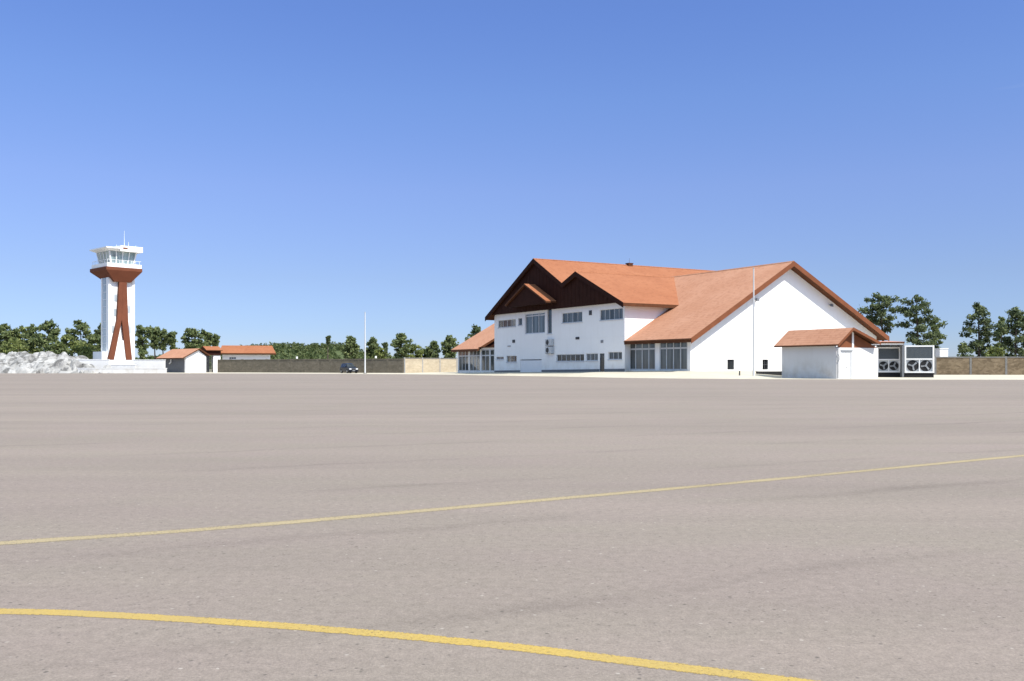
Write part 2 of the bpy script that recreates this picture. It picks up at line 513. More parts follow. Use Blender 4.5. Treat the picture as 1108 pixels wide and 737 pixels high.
class Frame:
    """local axes of a building: x runs right-and-away, y runs left-and-away"""
    def __init__(s, px, Y, rot):
        s.o = at(px, Y); s.rot = rot
        s.w = Vector((math.cos(R(rot)), math.sin(R(rot)), 0))
        s.u = Vector((-math.sin(R(rot)), math.cos(R(rot)), 0))
    def T(s, px, x):                                  # y where column px meets the plane x = const
        p = (px - CX) / FPX; o = s.o + s.w * x
        return (o.x - p * o.y) / (p * s.u.y - s.u.x)
    def Sx(s, px, y):                                 # x where column px meets the plane y = const
        p = (px - CX) / FPX; o = s.o + s.u * y
        return (p * o.y - o.x) / (s.w.x - p * s.w.y)
    def Z(s, py, x, y):
        Y = (s.o + s.w * x + s.u * y).y
        return EYE + (HOR - py) / FPX * Y
    def TZ(s, px, py, x):
        t = s.T(px, x); return t, s.Z(py, x, t)
    def SZ(s, px, py, y):
        q = s.Sx(px, y); return q, s.Z(py, q, y)
    def world(s, x, y, z=0):
        p = s.o + s.w * x + s.u * y
        return Vector((p.x, p.y, z))

# ------------------------------------------------------------------ ground, apron, paving, lines
def sheet(name, pts, z, mat):
    b = MB(); b.v = [(x, y, z) for x, y in pts]; b.f = [tuple(range(len(pts)))]; b.m = [0]
    o = b.build(name, mat, fix=False)
    return structure(o)

sheet("ground", [(-3000, -200), (3000, -200), (3000, 4500), (-3000, 4500)], -0.006, M['ground'])
sheet("apron", [(-260, -120), (300, -120), (300, 171), (-260, 171)], 0.0, M['asphalt'])

def strip(name, pix, width, z, mat):
    P = [at(px, EYE * FPX / (py - HOR)) for px, py in pix]
    # resample smooth
    Q = []
    for i in range(len(P) - 1):
        p0, p1, p2, p3 = P[max(i - 1, 0)], P[i], P[i + 1], P[min(i + 2, len(P) - 1)]
        for k in range(10):
            t = k / 10
            Q.append(0.5 * ((2 * p1) + (p2 - p0) * t + (2 * p0 - 5 * p1 + 4 * p2 - p3) * t * t + (3 * p1 - p0 - 3 * p2 + p3) * t ** 3))
    Q.append(P[-1])
    b = MB()
    for i, q in enumerate(Q):
        d = (Q[min(i + 1, len(Q) - 1)] - Q[max(i - 1, 0)]).normalized()
        n = Vector((-d.y, d.x, 0)) * width / 2
        j = 0.004 * noise.noise(q * 9.0)
        b.v += [(q.x - n.x, q.y - n.y + j, z), (q.x + n.x, q.y + n.y + j, z)]
    for i in range(len(Q) - 1):
        b.f.append((2 * i, 2 * i + 2, 2 * i + 3, 2 * i + 1)); b.m.append(0)
    o = b.build(name, mat, fix=False)
    uvl = o.data.uv_layers.new(name="UVMap")
    for li, lp in enumerate(o.data.loops):
        uvl.data[li].uv = (lp.vertex_index // 2, lp.vertex_index % 2)
    return structure(o)

strip("yellow_line", [(-700, 662), (-350, 658), (0, 661.5), (125, 666), (250, 673.5), (375, 683), (554, 700), (720, 720.5), (874, 739.8), (1100, 774), (1400, 820)], 0.106, 0.0012, M['line'])
strip("faded_yellow_line", [(-500, 622), (-200, 603), (0, 588), (250, 570.5), (554, 544), (829, 519.5), (1108, 493), (1400, 466)], 0.19, 0.0012, M['faded'])

TF = Frame(747, 105, 30)                               # terminal frame, origin at the near corner of the hall
def wl(x, y): p = TF.world(x, y); return (p.x, p.y)
def wp(px, Y): p = at(px, Y); return (p.x, p.y)
cols = [  # outer edge, middle, inner edge: (xy), z
    (wp(60, 171), wp(60, 190), 0.02, wp(60, 215), 0.05),
    (wp(180, 171), wp(180, 182), 0.02, wp(180, 205), 0.05),
    (wp(300, 166), wp(300, 172), 0.04, wp(300, 186), 0.10),
    (wp(436, 150), wp(436, 158), 0.06, wp(436, 170), 0.12),
    (wp(490, 140), wp(492, 150), 0.14, wp(496, 170), 0.25),
    (wp(535, 126), wp(535, 134), 0.23, wl(2, 44.65), 0.45),
    (wp(600, 114), wp(600, 121), 0.32, wl(2, 27), 0.62),
    (wp(676, 100), wp(676, 107), 0.40, wl(2, 11.3), 0.80),
    (wp(747, 93), wp(747, 99), 0.43, wl(1.5, 1.5), 0.85),
    (wp(800, 91.5), wp(800, 99), 0.40, wl(8, 1.0), 0.83),
    (wp(818, 91), wp(818, 98), 0.20, wl(10.5, 1.0), 0.81),
    (wp(850, 89.5), wp(850, 100), 0.03, wl(14.5, 1.0), 0.72),
    (wp(950, 87), wp(950, 104), 0.03, wl(31, 1.0), 0.25),
    (wp(1020, 86), wp(1020, 112), 0.03, wp(1020, 150), 0.05),
    (wp(1250, 85), wp(1250, 112), 0.03, wp(1250, 150), 0.05),
]
b = MB()
for o_, m_, mz, i_, iz in cols:
    b.v += [(o_[0], o_[1], 0.006), (m_[0], m_[1], mz), (i_[0], i_[1], iz)]
for i in range(len(cols) - 1):
    for k in (0, 1):
        b.f.append((3 * i + k, 3 * i + 3 + k, 3 * i + 4 + k, 3 * i + 1 + k)); b.m.append(0)
structure(b.build("paved_verge", M['verge'], fix=False))

# ------------------------------------------------------------------ windows
def window(pt, parent, a0, a1, z0, z1, cols_, pane, frame=None, transom=None, bar=0.07, name='window', inset=0.14, sill=False):
    fm = frame or M['framewhite']
    b = MB()
    c0, c1 = inset, inset + 0.07
    b.mbox(pt, a0 + 0.003, a0 + bar, z0 + 0.003, z1 - 0.003, c0, c1); b.mbox(pt, a1 - bar, a1 - 0.003, z0 + 0.003, z1 - 0.003, c0, c1)
    b.mbox(pt, a0 + bar, a1 - bar, z0 + 0.003, z0 + bar, c0, c1); b.mbox(pt, a0 + bar, a1 - bar, z1 - bar, z1 - 0.003, c0, c1)
    for i in range(1, cols_):
        a = a0 + (a1 - a0) * i / cols_
        b.mbox(pt, a - bar * 0.5, a + bar * 0.5, z0 + bar, z1 - bar, c0 + 0.004, c1 - 0.004)
    if transom:
        b.mbox(pt, a0 + bar, a1 - bar, transom - bar * 0.6, transom + bar * 0.6, c0 + 0.008, c1 - 0.008)
    f = b.build(name, fm, parent)
    g = MB().mbox(pt, a0 + 0.02, a1 - 0.02, z0 + 0.02, z1 - 0.02, c1 - 0.035, c1 - 0.015)
    g.build('pane', pane, f)
    if sill: MB().mbox(pt, a0 - 0.08, a1 + 0.08, z0 - 0.09, z0 - 0.004, -0.09, -0.002).build('sill', M['frame'], f)
    return f

# ------------------------------------------------------------------ TERMINAL
term = thing("airport_terminal", "large white airport terminal with steep orange tiled roofs and a dark brown double gable", "terminal building", TF.o, TF.rot)
BX = -0.8                                              # facade plane of the two storey block
T0, T1 = TF.T(676, BX), TF.T(535, BX)
fac = lambda a, z, c: (BX + c, a, z)
# openings given by their two columns and two rows in the photo
ops = [  # px0, py_top, px1, py_bottom, columns, pane, transom
    (539, 346, 558, 354, 4, 'pane', None), (560.7, 344.2, 565, 352, 1, 'panedark', None),
    (592, 333.5, 597, 361, 1, 'panedark', None), (608, 338, 630, 349, 4, 'pane', None), (649, 334.2, 674, 346, 5, 'pane', None),
    (537, 386, 545, 389, 2, 'pane', None), (548, 385, 559, 392, 3, 'panedark', None), (602, 383.4, 632, 391, 6, 'panedark', None),
    (634, 382.5, 647, 390.3, 3, 'pane', None), (658, 380.8, 673, 389, 3, 'pane', None),
]
holes, wins = [], []
for px0, pt_, px1, pb_, n, pm, tr in ops:
    ta, tb = sorted((TF.T(px0, BX), TF.T(px1, BX)))
    tm = (ta + tb) / 2
    h = (ta, tb, TF.Z(pb_, BX, tm), TF.Z(pt_, BX, tm))
    holes.append(h); wins.append((h, n, pm))
dt = sorted((TF.T(649, BX), TF.T(654, BX)))
door_h = (dt[0], dt[1], 0.5, TF.Z(382.5, BX, sum(dt) / 2))
bay_t = sorted((TF.T(568, BX), TF.T(589.5, BX)))
bay_m = sum(bay_t) / 2
bay_h = (bay_t[0], bay_t[1], TF.Z(361, BX, bay_m), 8.95)
gar = sorted((TF.T(563, BX), TF.T(586, BX)))
gar_h = (gar[0], gar[1], 0.3, TF.Z(389, BX, sum(gar) / 2))
b = MB()
b.wallholes(fac, T0, T1, -0.2, 9.2, holes + [door_h, bay_h, gar_h], 0.35)
b.box(BX + 0.35, 32, T0, T0 + 0.35, -0.2, 8.9)         # sunlit return wall
b.box(BX + 0.35, 32, T1 - 0.35, T1, -0.2, 8.6)
b.box(31.65, 32, T0 + 0.35, T1 - 0.35, -0.2, 8.6)
b.build("block_wall", M['white'], term)
for (h, n, pm) in wins:
    window(fac, term, h[0], h[1], h[2], h[3], n, M[pm], sill=True)
window(fac, term, bay_h[0], bay_h[1], bay_h[2], bay_h[3], 3, M['paneblue'], M['framewhite'], TF.Z(341.5, BX, bay_m), 0.13, 'bay_window')
# door, shutter, small vents, string course
b = MB().mbox(fac, door_h[0] + 0.003, door_h[0] + 0.08, door_h[2], door_h[3] - 0.003, 0.05, 0.14).mbox(fac, door_h[1] - 0.08, door_h[1] - 0.003, door_h[2], door_h[3] - 0.003, 0.05, 0.14)
b.mbox(fac, door_h[0] + 0.08, door_h[1] - 0.08, door_h[3] - 0.09, door_h[3] - 0.003, 0.05, 0.14)
d = b.build("door", M['dark'], term)
MB().mbox(fac, door_h[0] + 0.08, door_h[1] - 0.08, door_h[2], door_h[3] - 0.09, 0.10, 0.13).build("pane", M['panedark'], d)
b = MB()
nsl = 14
for i in range(nsl):
    z0 = gar_h[2] + (gar_h[3] - gar_h[2] - 0.12) * i / nsl; z1 = gar_h[2] + (gar_h[3] - gar_h[2] - 0.12) * (i + 1) / nsl
    b.quadbox([fac(gar_h[0] + 0.01, z0, 0.05), fac(gar_h[1] - 0.01, z0, 0.05), fac(gar_h[1] - 0.01, z0, 0.1), fac(gar_h[0] + 0.01, z0, 0.1),
               fac(gar_h[0] + 0.01, z1 - 0.005, 0.07), fac(gar_h[1] - 0.01, z1 - 0.005, 0.07), fac(gar_h[1] - 0.01, z1 - 0.005, 0.1), fac(gar_h[0] + 0.01, z1 - 0.005, 0.1)])
b.build("roller_shutter", M['white_paint'], term)
for px, py, wd, hh in ((556, 369.3, 0.75, 0.45), (625, 366, 0.85, 0.32), (639, 338.5, 0.6, 0.6), (651.5, 369.5, 0.5, 0.35), (551, 374.5, 0.9, 0.12)):
    t, z = TF.TZ(px, py, BX)
    v = MB()
    v.mbox(fac, t - wd / 2, t + wd / 2, z - hh / 2, z + hh / 2, -0.06, 0.0)
    for i in range(3):
        zz = z - hh / 2 + hh * (i + 0.5) / 3
        v.mbox(fac, t - wd / 2 + 0.04, t + wd / 2 - 0.04, zz - 0.03, zz + 0.02, -0.09, -0.06)
    v.build("vent_grille", M['dark'] if py < 369 or px == 556 else M['grey'], term)
MB().mbox(fac, T0 - 0.05, TF.T(603, BX), 5.0, 5.07, -0.025, 0.0).build("string_course", M['white'], term)
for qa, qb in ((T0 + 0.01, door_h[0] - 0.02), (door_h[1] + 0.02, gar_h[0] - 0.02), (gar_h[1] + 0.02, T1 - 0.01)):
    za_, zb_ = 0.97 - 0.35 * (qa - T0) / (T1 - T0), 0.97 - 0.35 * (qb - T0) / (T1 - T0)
    MB().quadbox([fac(qa, -0.2, -0.03), fac(qb, -0.2, -0.03), fac(qb, -0.2, -0.002), fac(qa, -0.2, -0.002), fac(qa, za_, -0.03), fac(qb, zb_, -0.03), fac(qb, zb_, -0.002), fac(qa, za_, -0.002)]).build("plinth", M['shutter'], term)  # dark strip painted in for the shadow line at the facade foot

# roof of the block: one folded slab, its front edge 1 m out from the facade
RX = BX - 1.0
prof = [(TF.T(525, RX), TF.Z(343.5, RX, TF.T(525, RX))), (TF.T(577, RX), TF.Z(280, RX, TF.T(577, RX))), (TF.T(608, RX), TF.Z(306.5, RX, TF.T(608, RX))),
        (TF.T(622.5, RX), TF.Z(294, RX, TF.T(622.5, RX))), (TF.T(674.5, RX), TF.Z(327.5, RX, TF.T(674.5, RX)))]
TH = 0.42
XE = 34.0
def roofslab(mb, prof, x0, x1, th, mtop=0, mside=1):
    for (ta, za), (tb, zb) in zip(prof[:-1], prof[1:]):
        A = [(x0, ta, za - th), (x1, ta, za - th), (x1, tb, zb - th), (x0, tb, zb - th)]
        Bt = [(x0, ta, za), (x1, ta, za), (x1, tb, zb), (x0, tb, zb)]
        mb.prism(A, Bt, mside, mtop, mside)
b = MB(); roofslab(b, prof, RX, XE, TH)
roof = b.build("roof", [M['tile'], M['fascia']], term)
# barge boards (dark) along the front edge and ridge caps
b = MB()
for (ta, za), (tb, zb) in zip(prof[:-1], prof[1:]):
    b.prism([(RX - 0.06, ta, za + 0.03), (RX - 0.06, tb, zb + 0.03), (RX - 0.06, tb, zb - 0.62), (RX - 0.06, ta, za - 0.62)],
            [(RX - 0.003, ta, za + 0.03), (RX - 0.003, tb, zb + 0.03), (RX - 0.003, tb, zb - 0.62), (RX - 0.003, ta, za - 0.62)])
b.build("barge_board", M['darkbrown'], term)
for (tr, zr) in (prof[1], prof[3]):
    x = RX
    b = MB()
    while x < XE - 0.5:
        b.prism([(x, tr - 0.16, zr - 0.05), (x, tr, zr + 0.09), (x, tr + 0.16, zr - 0.05)], [(x + 0.47, tr - 0.15, zr - 0.06), (x + 0.47, tr, zr + 0.07), (x + 0.47, tr + 0.15, zr - 0.06)])
        x += 0.48
    b.build("ridge_cap", M['tile'], roof)
# gable cladding: two triangles joined, above the white wall
CLX = RX + 0.35
zt = (TF.Z(340.2, CLX, TF.T(536, CLX)) + TF.Z(327.3, CLX, TF.T(667, CLX))) / 2
G = [(T0, zt), (T0, min(zt + 0.0, zt) + 0.001)]
def roof_z(t):
    for (ta, za), (tb, zb) in zip(prof[:-1], prof[1:]):
        if tb <= t <= ta: return za + (zb - za) * (t - ta) / (tb - ta)
    return zt
loop = [(T0 + 0.02, zt)] + [(t, roof_z(t) - TH - 0.01) for t in (T0 + 0.6, prof[3][0], prof[2][0], prof[1][0], T1 - 1.6)] + [(T1 - 0.02, zt)]
loop = [(t, max(z, zt)) for t, z in loop]
b = MB().prism([(CLX, t, z) for t, z in loop], [(BX + 0.2, t, z) for t, z in loop])
# shallow battens on the cladding
k = T0 + 1.0
while k < T1 - 0.5:
    top = max(roof_z(k) - TH - 0.05, zt + 0.03)
    if top > zt + 0.3: b.box(CLX - 0.025, CLX, k - 0.03, k + 0.03, zt + 0.01, top)
    k += 0.9
b.build("gable_cladding", M['darkbrown'], term)
# small gable over the bay
SX = RX - 1.45
ap = (TF.T(567, SX), TF.Z(307, SX, TF.T(567, SX)))
re = (TF.T(590.5, SX), TF.Z(325.5, SX, TF.T(590.5, SX)))
le = (TF.T(546, SX), TF.Z(330, SX, TF.T(546, SX)))
b = MB(); roofslab(b, [le, ap, re], SX, CLX + 0.3, 0.22)
pr = b.build("porch_roof", [M['tile'], M['fascia']], term)
lo = min(le[1], re[1]) - 0.25
b = MB().prism([(SX + 0.35, le[0] - 0.05, lo), (SX + 0.35, le[0] - 0.05, le[1] - 0.23), (SX + 0.35, ap[0], ap[1] - 0.24), (SX + 0.35, re[0] + 0.05, re[1] - 0.23), (SX + 0.35, re[0] + 0.05, lo)],
               [(CLX + 0.05, le[0] - 0.05, lo), (CLX + 0.05, le[0] - 0.05, le[1] - 0.23), (CLX + 0.05, ap[0], ap[1] - 0.24), (CLX + 0.05, re[0] + 0.05, re[1] - 0.23), (CLX + 0.05, re[0] + 0.05, lo)])
b.build("porch_gable", M['darkbrown'], pr)
# roof vent on the ridge
vx = TF.Sx(681, prof[1][0])
b = MB().box(vx - 0.4, vx + 0.4, prof[1][0] - 0.35, prof[1][0] + 0.35, prof[1][1] - 0.4, prof[1][1] + 0.2)
b.box(vx - 0.46, vx + 0.46, prof[1][0] - 0.41, prof[1][0] + 0.41, prof[1][1] + 0.202, prof[1][1] + 0.32)
b.tube((vx, prof[1][0], prof[1][1] + 0.32), (vx, prof[1][0], prof[1][1] + 1.1), 0.025, 0.015, 6)
b.build("roof_vent", M['fascia'], roof)

# --- hall
HT = -1.15                                              # front rake plane
e0 = TF.SZ(751.5, 366.0, HT); ridge = TF.SZ(859, 282.8, HT); e1 = TF.SZ(962, 364.5, HT)
e0 = (-0.9, TF.Z(366.0, -0.9, HT))
sl_l = (ridge[1] - e0[1]) / (ridge[0] - e0[0]); sl_r = (e1[1] - ridge[1]) / (e1[0] - ridge[0])
zl = lambda x: e0[1] + (x - e0[0]) * sl_l
zr_ = lambda x: ridge[1] + (x - ridge[0]) * sl_r
def plan_slab(mb, poly, zf, th, mtop=0, mside=1):
    mb.prism([(x, y, zf(x) - th) for x, y in poly], [(x, y, zf(x)) for x, y in poly], mside, mtop, mside)
b = MB()
plan_slab(b, [(e0[0], HT), (ridge[0], HT), (ridge[0], 27), (0.3, 27), (0.3, T0 + 0.2), (BX + 0.2, T0 - 0.01), (e0[0], T0 - 0.01)], zl, 0.45)
plan_slab(b, [(ridge[0], HT), (e1[0], HT), (e1[0], 27), (ridge[0], 27)], zr_, 0.45)
hr = b.build("hall_roof", [M['tile_lit'], M['fascia']], term)
b = MB()
for (xa, xb, zf) in ((e0[0], ridge[0], zl), (ridge[0], e1[0], zr_)):
    b.prism([(xa, HT - 0.06, zf(xa) + 0.03), (xb, HT - 0.06, zf(xb) + 0.03), (xb, HT - 0.06, zf(xb) - 0.6), (xa, HT - 0.06, zf(xa) - 0.6)],
            [(xa, HT - 0.003, zf(xa) + 0.03), (xb, HT - 0.003, zf(xb) + 0.03), (xb, HT - 0.003, zf(xb) - 0.6), (xa, HT - 0.003, zf(xa) - 0.6)])
b.build("barge_board", M['rust'], hr)
b = MB(); y = HT
while y < 26:
    b.prism([(ridge[0] - 0.16, y, ridge[1] - 0.05), (ridge[0], y, ridge[1] + 0.09), (ridge[0] + 0.16, y, ridge[1] - 0.05)], [(ridge[0] - 0.15, y + 0.47, ridge[1] - 0.06), (ridge[0], y + 0.47, ridge[1] + 0.07), (ridge[0] + 0.15, y + 0.47, ridge[1] - 0.06)])
    y += 0.48
b.build("ridge_cap", M['tile_lit'], hr)
b = MB().tube((e0[0] - 0.07, HT + 0.1, e0[1] - 0.12), (e0[0] - 0.07, T0 - 0.1, e0[1] - 0.12), 0.08, 0.08, 8)
b.build("gutter", M['fascia'], hr)
# hall walls
gab = lambda a, z, c: (a, c, z)
hw = []
for px0, py0, px1, py1 in ((787, 389, 794.6, 400), (825, 389, 831.4, 400)):
    a0, z1 = TF.SZ(px0, py0, 0); a1, z0 = TF.SZ(px1, py1, 0)
    hw.append((a0, a1, z0, z1))
XR = e1[0] - 1.0
b = MB()
ztop0 = zl(0.0) - 0.46
b.wallholes(gab, 0.0, XR, -0.2, 3.9, hw, 0.35)
poly = [(0.0, 3.9), (0.0, ztop0), (ridge[0], ridge[1] - 0.47), (XR, zr_(XR) - 0.46), (XR, 3.9)]
b.prism([(x, 0, z) for x, z in poly], [(x, 0.35, z) for x, z in poly])
b.box(XR - 0.35, XR, 0.35, 27, -0.2, 4.5)
# glazed front: piers and lintel
fr = lambda a, z, c: (c, a, z)
g1 = sorted((TF.T(680.5, 0.0), TF.T(709, 0.0))); g2 = sorted((TF.T(713.5, 0.0), TF.T(746.2, 0.0)))
gz0, gz1 = 0.80, zl(0.0) - 0.75
b.wallholes(fr, 0.35, T0, -0.2, ztop0 - 0.05, [(g1[0], g1[1], gz0, gz1), (max(g2[0], 0.5), g2[1], gz0, gz1)], 0.35)
b.build("hall_wall", M['white'], term)
for g in (g1, (max(g2[0], 0.5), g2[1])):
    window(fr, term, g[0], g[1], gz0, gz1, 4, M['panehall'], M['frame'], gz0 + (gz1 - gz0) * 0.76, 0.16, 'glazed_front', 0.05)
window(gab, term, *hw[0], 1, M['panedark'], M['dark'])
window(gab, term, *hw[1], 2, M['panedark'], M['dark'], (hw[1][2] + hw[1][3]) / 2)
for px in (808, 854.5, 758):
    b = MB()
    x = TF.Sx(px, 0)
    top = (zl(x) if x < ridge[0] else zr_(x)) - 0.55
    b.box(x - 0.035, x + 0.035, -0.012, 0.0, 0.3, top)
    b.build("expansion_joint", M['white_paint'], hr)

# --- annex beyond the block
AX, at0, at1 = -0.9, TF.T(516.5, -0.9), TF.T(488, -0.9)
az = TF.Z(377.5, AX, at0)
azl = lambda x: az + (x - AX) * 0.56
b = MB(); plan_slab(b, [(AX, at0), (13, at0), (13, at1), (AX, at1)], azl, 0.4)
plan_slab(b, [(13, at0), (27, at0), (27, at1), (13, at1)], lambda x: azl(13) - (x - 13) * 0.56, 0.4)
b.build("annex_roof", [M['tile_lit'], M['fascia']], term)
ag0, ag1 = at0 + 0.5, at1 - 0.7
agz1 = azl(0) - 0.6
b = MB()
am = (ag0 + ag1) / 2
b.wallholes(fr, ag0, ag1, -0.2, azl(0) - 0.42, [(ag0 + 0.3, am - 0.15, 0.5, agz1), (am + 0.15, ag1 - 0.3, 0.5, agz1)], 0.35)
ap_ = [(0.35, -0.2), (0.35, azl(0.35) - 0.42), (13, azl(13) - 0.42), (26, azl(0.0) - 0.42), (26, -0.2)]
b.prism([(x, ag1 - 0.35, z) for x, z in ap_], [(x, ag1, z) for x, z in ap_])
lk0, lk1 = T1 + 0.02, ag0 - 0.02
b.wallholes(fr, lk0, lk1, -0.2, agz1 + 0.25, [(lk0 + 0.25, (lk0 + lk1) / 2 - 0.08, 0.5, agz1), ((lk0 + lk1) / 2 + 0.08, lk1 - 0.1, 0.5, agz1)], 0.3)
b.build("annex_wall", M['white'], term)
MB().prism([(x, ag0 + 0.01, z) for x, z in ap_], [(x, ag0 + 0.34, z) for x, z in ap_]).build("annex_gable", M['darkbrown'], term)
MB().box(-0.5, 14, lk0, lk1, agz1 + 0.255, agz1 + 0.4).build("link_roof", M['fascia'], term)
for g in ((lk0 + 0.25, (lk0 + lk1) / 2 - 0.08), ((lk0 + lk1) / 2 + 0.08, lk1 - 0.1)):
    window(fr, term, g[0], g[1], 0.5, agz1, 2, M['panehall'], M['frame'], 0.5 + (agz1 - 0.5) * 0.72, 0.16, 'glazed_front', 0.05)
for g in ((ag0 + 0.3, am - 0.15), (am + 0.15, ag1 - 0.3)):
    window(fr, term, g[0], g[1], 0.5, agz1, 3, M['panehall'], M['frame'], 0.5 + (agz1 - 0.5) * 0.72, 0.16, 'glazed_front', 0.05)

# --- things hung on the terminal
def aircon(px, py, label):
    t, z = TF.TZ(px, py, BX)
    p = TF.world(BX, t, z)
    r = thing("air_conditioner", label, "air conditioner", p, TF.rot, "air conditioners on the white facade")
    MB().box(-0.45, -0.02, -0.85, 0.85, -0.46, 0.46).build("casing", M['frame'], r, bevel=0.03)
    b = MB().tube((-0.47, 0.2, 0), (-0.453, 0.2, 0), 0.36, 0.36, 20)
    b.tube((-0.50, 0.2, 0), (-0.47, 0.2, 0), 0.10, 0.10, 10)
    b.box(-0.49, -0.472, 0.185, 0.215, -0.35, 0.35).box(-0.486, -0.473, -0.15, 0.55, -0.015, 0.015)
    b.build("fan_grille", M['dark'], r)
    MB().box(-0.40, -0.003, -0.75, -0.69, -0.53, -0.463).build("bracket", M['grey'], r)
    MB().box(-0.40, -0.003, 0.69, 0.75, -0.53, -0.463).build("bracket", M['grey'], r)
aircon(596, 370.6, "upper of two white air conditioning units stacked on the shaded white facade")
aircon(596, 379.0, "lower of two white air conditioning units stacked on the shaded white facade")

x, z = TF.SZ(897, 330, 0)
r = thing("wall_floodlight", "small grey floodlight fixed high on the white hall gable under the roof edge", "floodlight", TF.world(x, 0, z), TF.rot)
MB().box(-0.06, 0.06, -0.35, -0.003, -0.06, 0.06).build("arm", M['grey'], r)
MB().prism([(-0.17, -0.30, -0.14), (0.17, -0.30, -0.14), (0.17, -0.34, 0.14), (-0.17, -0.34, 0.14)], [(-0.22, -0.52, -0.24), (0.22, -0.52, -0.24), (0.22, -0.48, 0.08), (-0.22, -0.48, 0.08)]).build("lamp_head", M['shutter'], r)
x, z = TF.SZ(817, 324, 0)
r = thing("wall_floodlight", "small grey floodlight on the hall gable close behind the tall white pole", "floodlight", TF.world(x, 0, z), TF.rot)
MB().box(-0.06, 0.06, -0.35, -0.003, -0.06, 0.06).build("arm", M['grey'], r)
MB().prism([(-0.17, -0.30, -0.14), (0.17, -0.30, -0.14), (0.17, -0.34, 0.14), (-0.17, -0.34, 0.14)], [(-0.22, -0.52, -0.24), (0.22, -0.52, -0.24), (0.22, -0.48, 0.08), (-0.22, -0.48, 0.08)]).build("lamp_head", M['shutter'], r)

# ------------------------------------------------------------------ gable-ended small buildings
def gable_roof_y(mb, x0, x1, xr, ze0, zr, ze1, y0, y1, th):
    """ridge along y"""
    for (xa, za, xb, zb) in ((x0, ze0, xr, zr), (xr, zr, x1, ze1)):
        mb.prism([(xa, y0, za - th), (xb, y0, zb - th), (xb, y1, zb - th), (xa, y1, za - th)], [(xa, y0, za), (xb, y0, zb), (xb, y1, zb), (xa, y1, za)], 1, 0, 1)
    return mb

# utility shed in front of the hall
UF = Frame(905, 92, 30)
us = thing("utility_shed", "small white utility shed with orange tiled gable roof standing in front of the hall gable", "shed", UF.o, 30)
UL, UW = UF.T(846, 0), UF.Sx(950, 0)
UH = UF.Z(376, 0, 0)
gb = lambda a, z, c: (a, c, z)
dx0, dx1 = UF.Sx(910, 0), UF.Sx(921.5, 0); dz1 = UF.Z(380.3, dx0, 0)
b = MB()
b.wallholes(gb, 0, UW, -0.05, UH, [(dx0, dx1, 0.02, dz1)], 0.2)
SHEDWALL = b
ux0, uzr = -0.55, UF.Z(354.5, UF.Sx(923.5, -0.7), -0.7)
uxr = UF.Sx(923.5, -0.7); ux1 = UF.Sx(953, -0.7)
uze = UF.Z(372.5, ux0, -0.7); uze1 = UF.Z(370.5, ux1, -0.7)
zs0 = uze + (uzr - uze) * (0 - ux0) / (uxr - ux0) - 0.165
zs1 = uzr + (uze1 - uzr) * (UW - uxr) / (ux1 - uxr) - 0.165
b = SHEDWALL
for xa, xb, zz in ((0, 0.2, zs0), (UW - 0.2, UW, zs1)):
    b.box(xa, xb, 0.2, UL, -0.05, zz)
gb_ = [(0.2, -0.05), (0.2, zs0), (uxr, uzr - 0.17), (UW - 0.2, zs1), (UW - 0.2, -0.05)]
b.prism([(x, UL - 0.2, z) for x, z in gb_], [(x, UL, z) for x, z in gb_])
b.build("wall", M['shedwhite'], us)
b = gable_roof_y(MB(), ux0, ux1, uxr, uze, uzr, uze1, -0.7, UL + 0.6, 0.16)
r_ = b.build("roof", [M['tile_lit'], M['fascia']], us)
b = MB()
for (xa, za, xb, zb) in ((ux0, uze, uxr, uzr), (uxr, uzr, ux1, uze1)):
    b.prism([(xa, -0.74, za + 0.02), (xb, -0.74, zb + 0.02), (xb, -0.74, zb - 0.27), (xa, -0.74, za - 0.27)], [(xa, -0.703, za + 0.02), (xb, -0.703, zb + 0.02), (xb, -0.703, zb - 0.27), (xa, -0.703, za - 0.27)])
b.build("barge_board", M['rust'], r_)
b = MB().tube((ux0 - 0.05, -0.65, uze - 0.07), (ux0 - 0.05, UL + 0.5, uze - 0.07), 0.06, 0.06, 8)
b.build("gutter", M['fascia'], r_)
gl = [(0.25, UH), (uxr, uzr - 0.2), (UW - 0.1, UH)]
MB().prism([(x, 0.03, z) for x, z in gl], [(x, 0.16, z) for x, z in gl]).build("gable_panel", M['rust'], us)
kx = UF.Sx(923.3, -0.05)
MB().box(kx - 0.13, kx + 0.13, -0.02, 0.027, UH, uzr - 0.28).build("king_post", M['white'], us)
b = MB().mbox(gb, dx0 + 0.003, dx0 + 0.09, 0.02, dz1 - 0.003, 0.02, 0.12, 1).mbox(gb, dx1 - 0.09, dx1 - 0.003, 0.02, dz1 - 0.003, 0.02, 0.12, 1).mbox(gb, dx0 + 0.09, dx1 - 0.09, dz1 - 0.1, dz1 - 0.003, 0.02, 0.12, 1)
dm = (dx0 + dx1) / 2
for q0, q1 in ((dx0 + 0.10, dm - 0.03), (dm + 0.03, dx1 - 0.10)):
    b.mbox(gb, q0, q1, 0.04, dz1 - 0.11, 0.07, 0.11)
    for z0, z1 in ((0.2, 1.1), (1.25, dz1 - 0.25)):
        b.mbox(gb, q0 + 0.08, q1 - 0.08, z0, z1, 0.055, 0.07, 1)
d = b.build("door", [M['white_paint'], M['frame']], us)
MB().mbox(gb, dm + 0.05, dm + 0.17, 1.12, 1.16, 0.02, 0.05).build("handle", M['dark'], d)
MB().mbox(gb, dx0 - 0.05, dx1 + 0.1, dz1 + 0.03, dz1 + 0.15, -0.05, -0.003).build("lintel", M['grey'], us)
px_ = UF.Sx(903.8 + 3.0, -0.1)
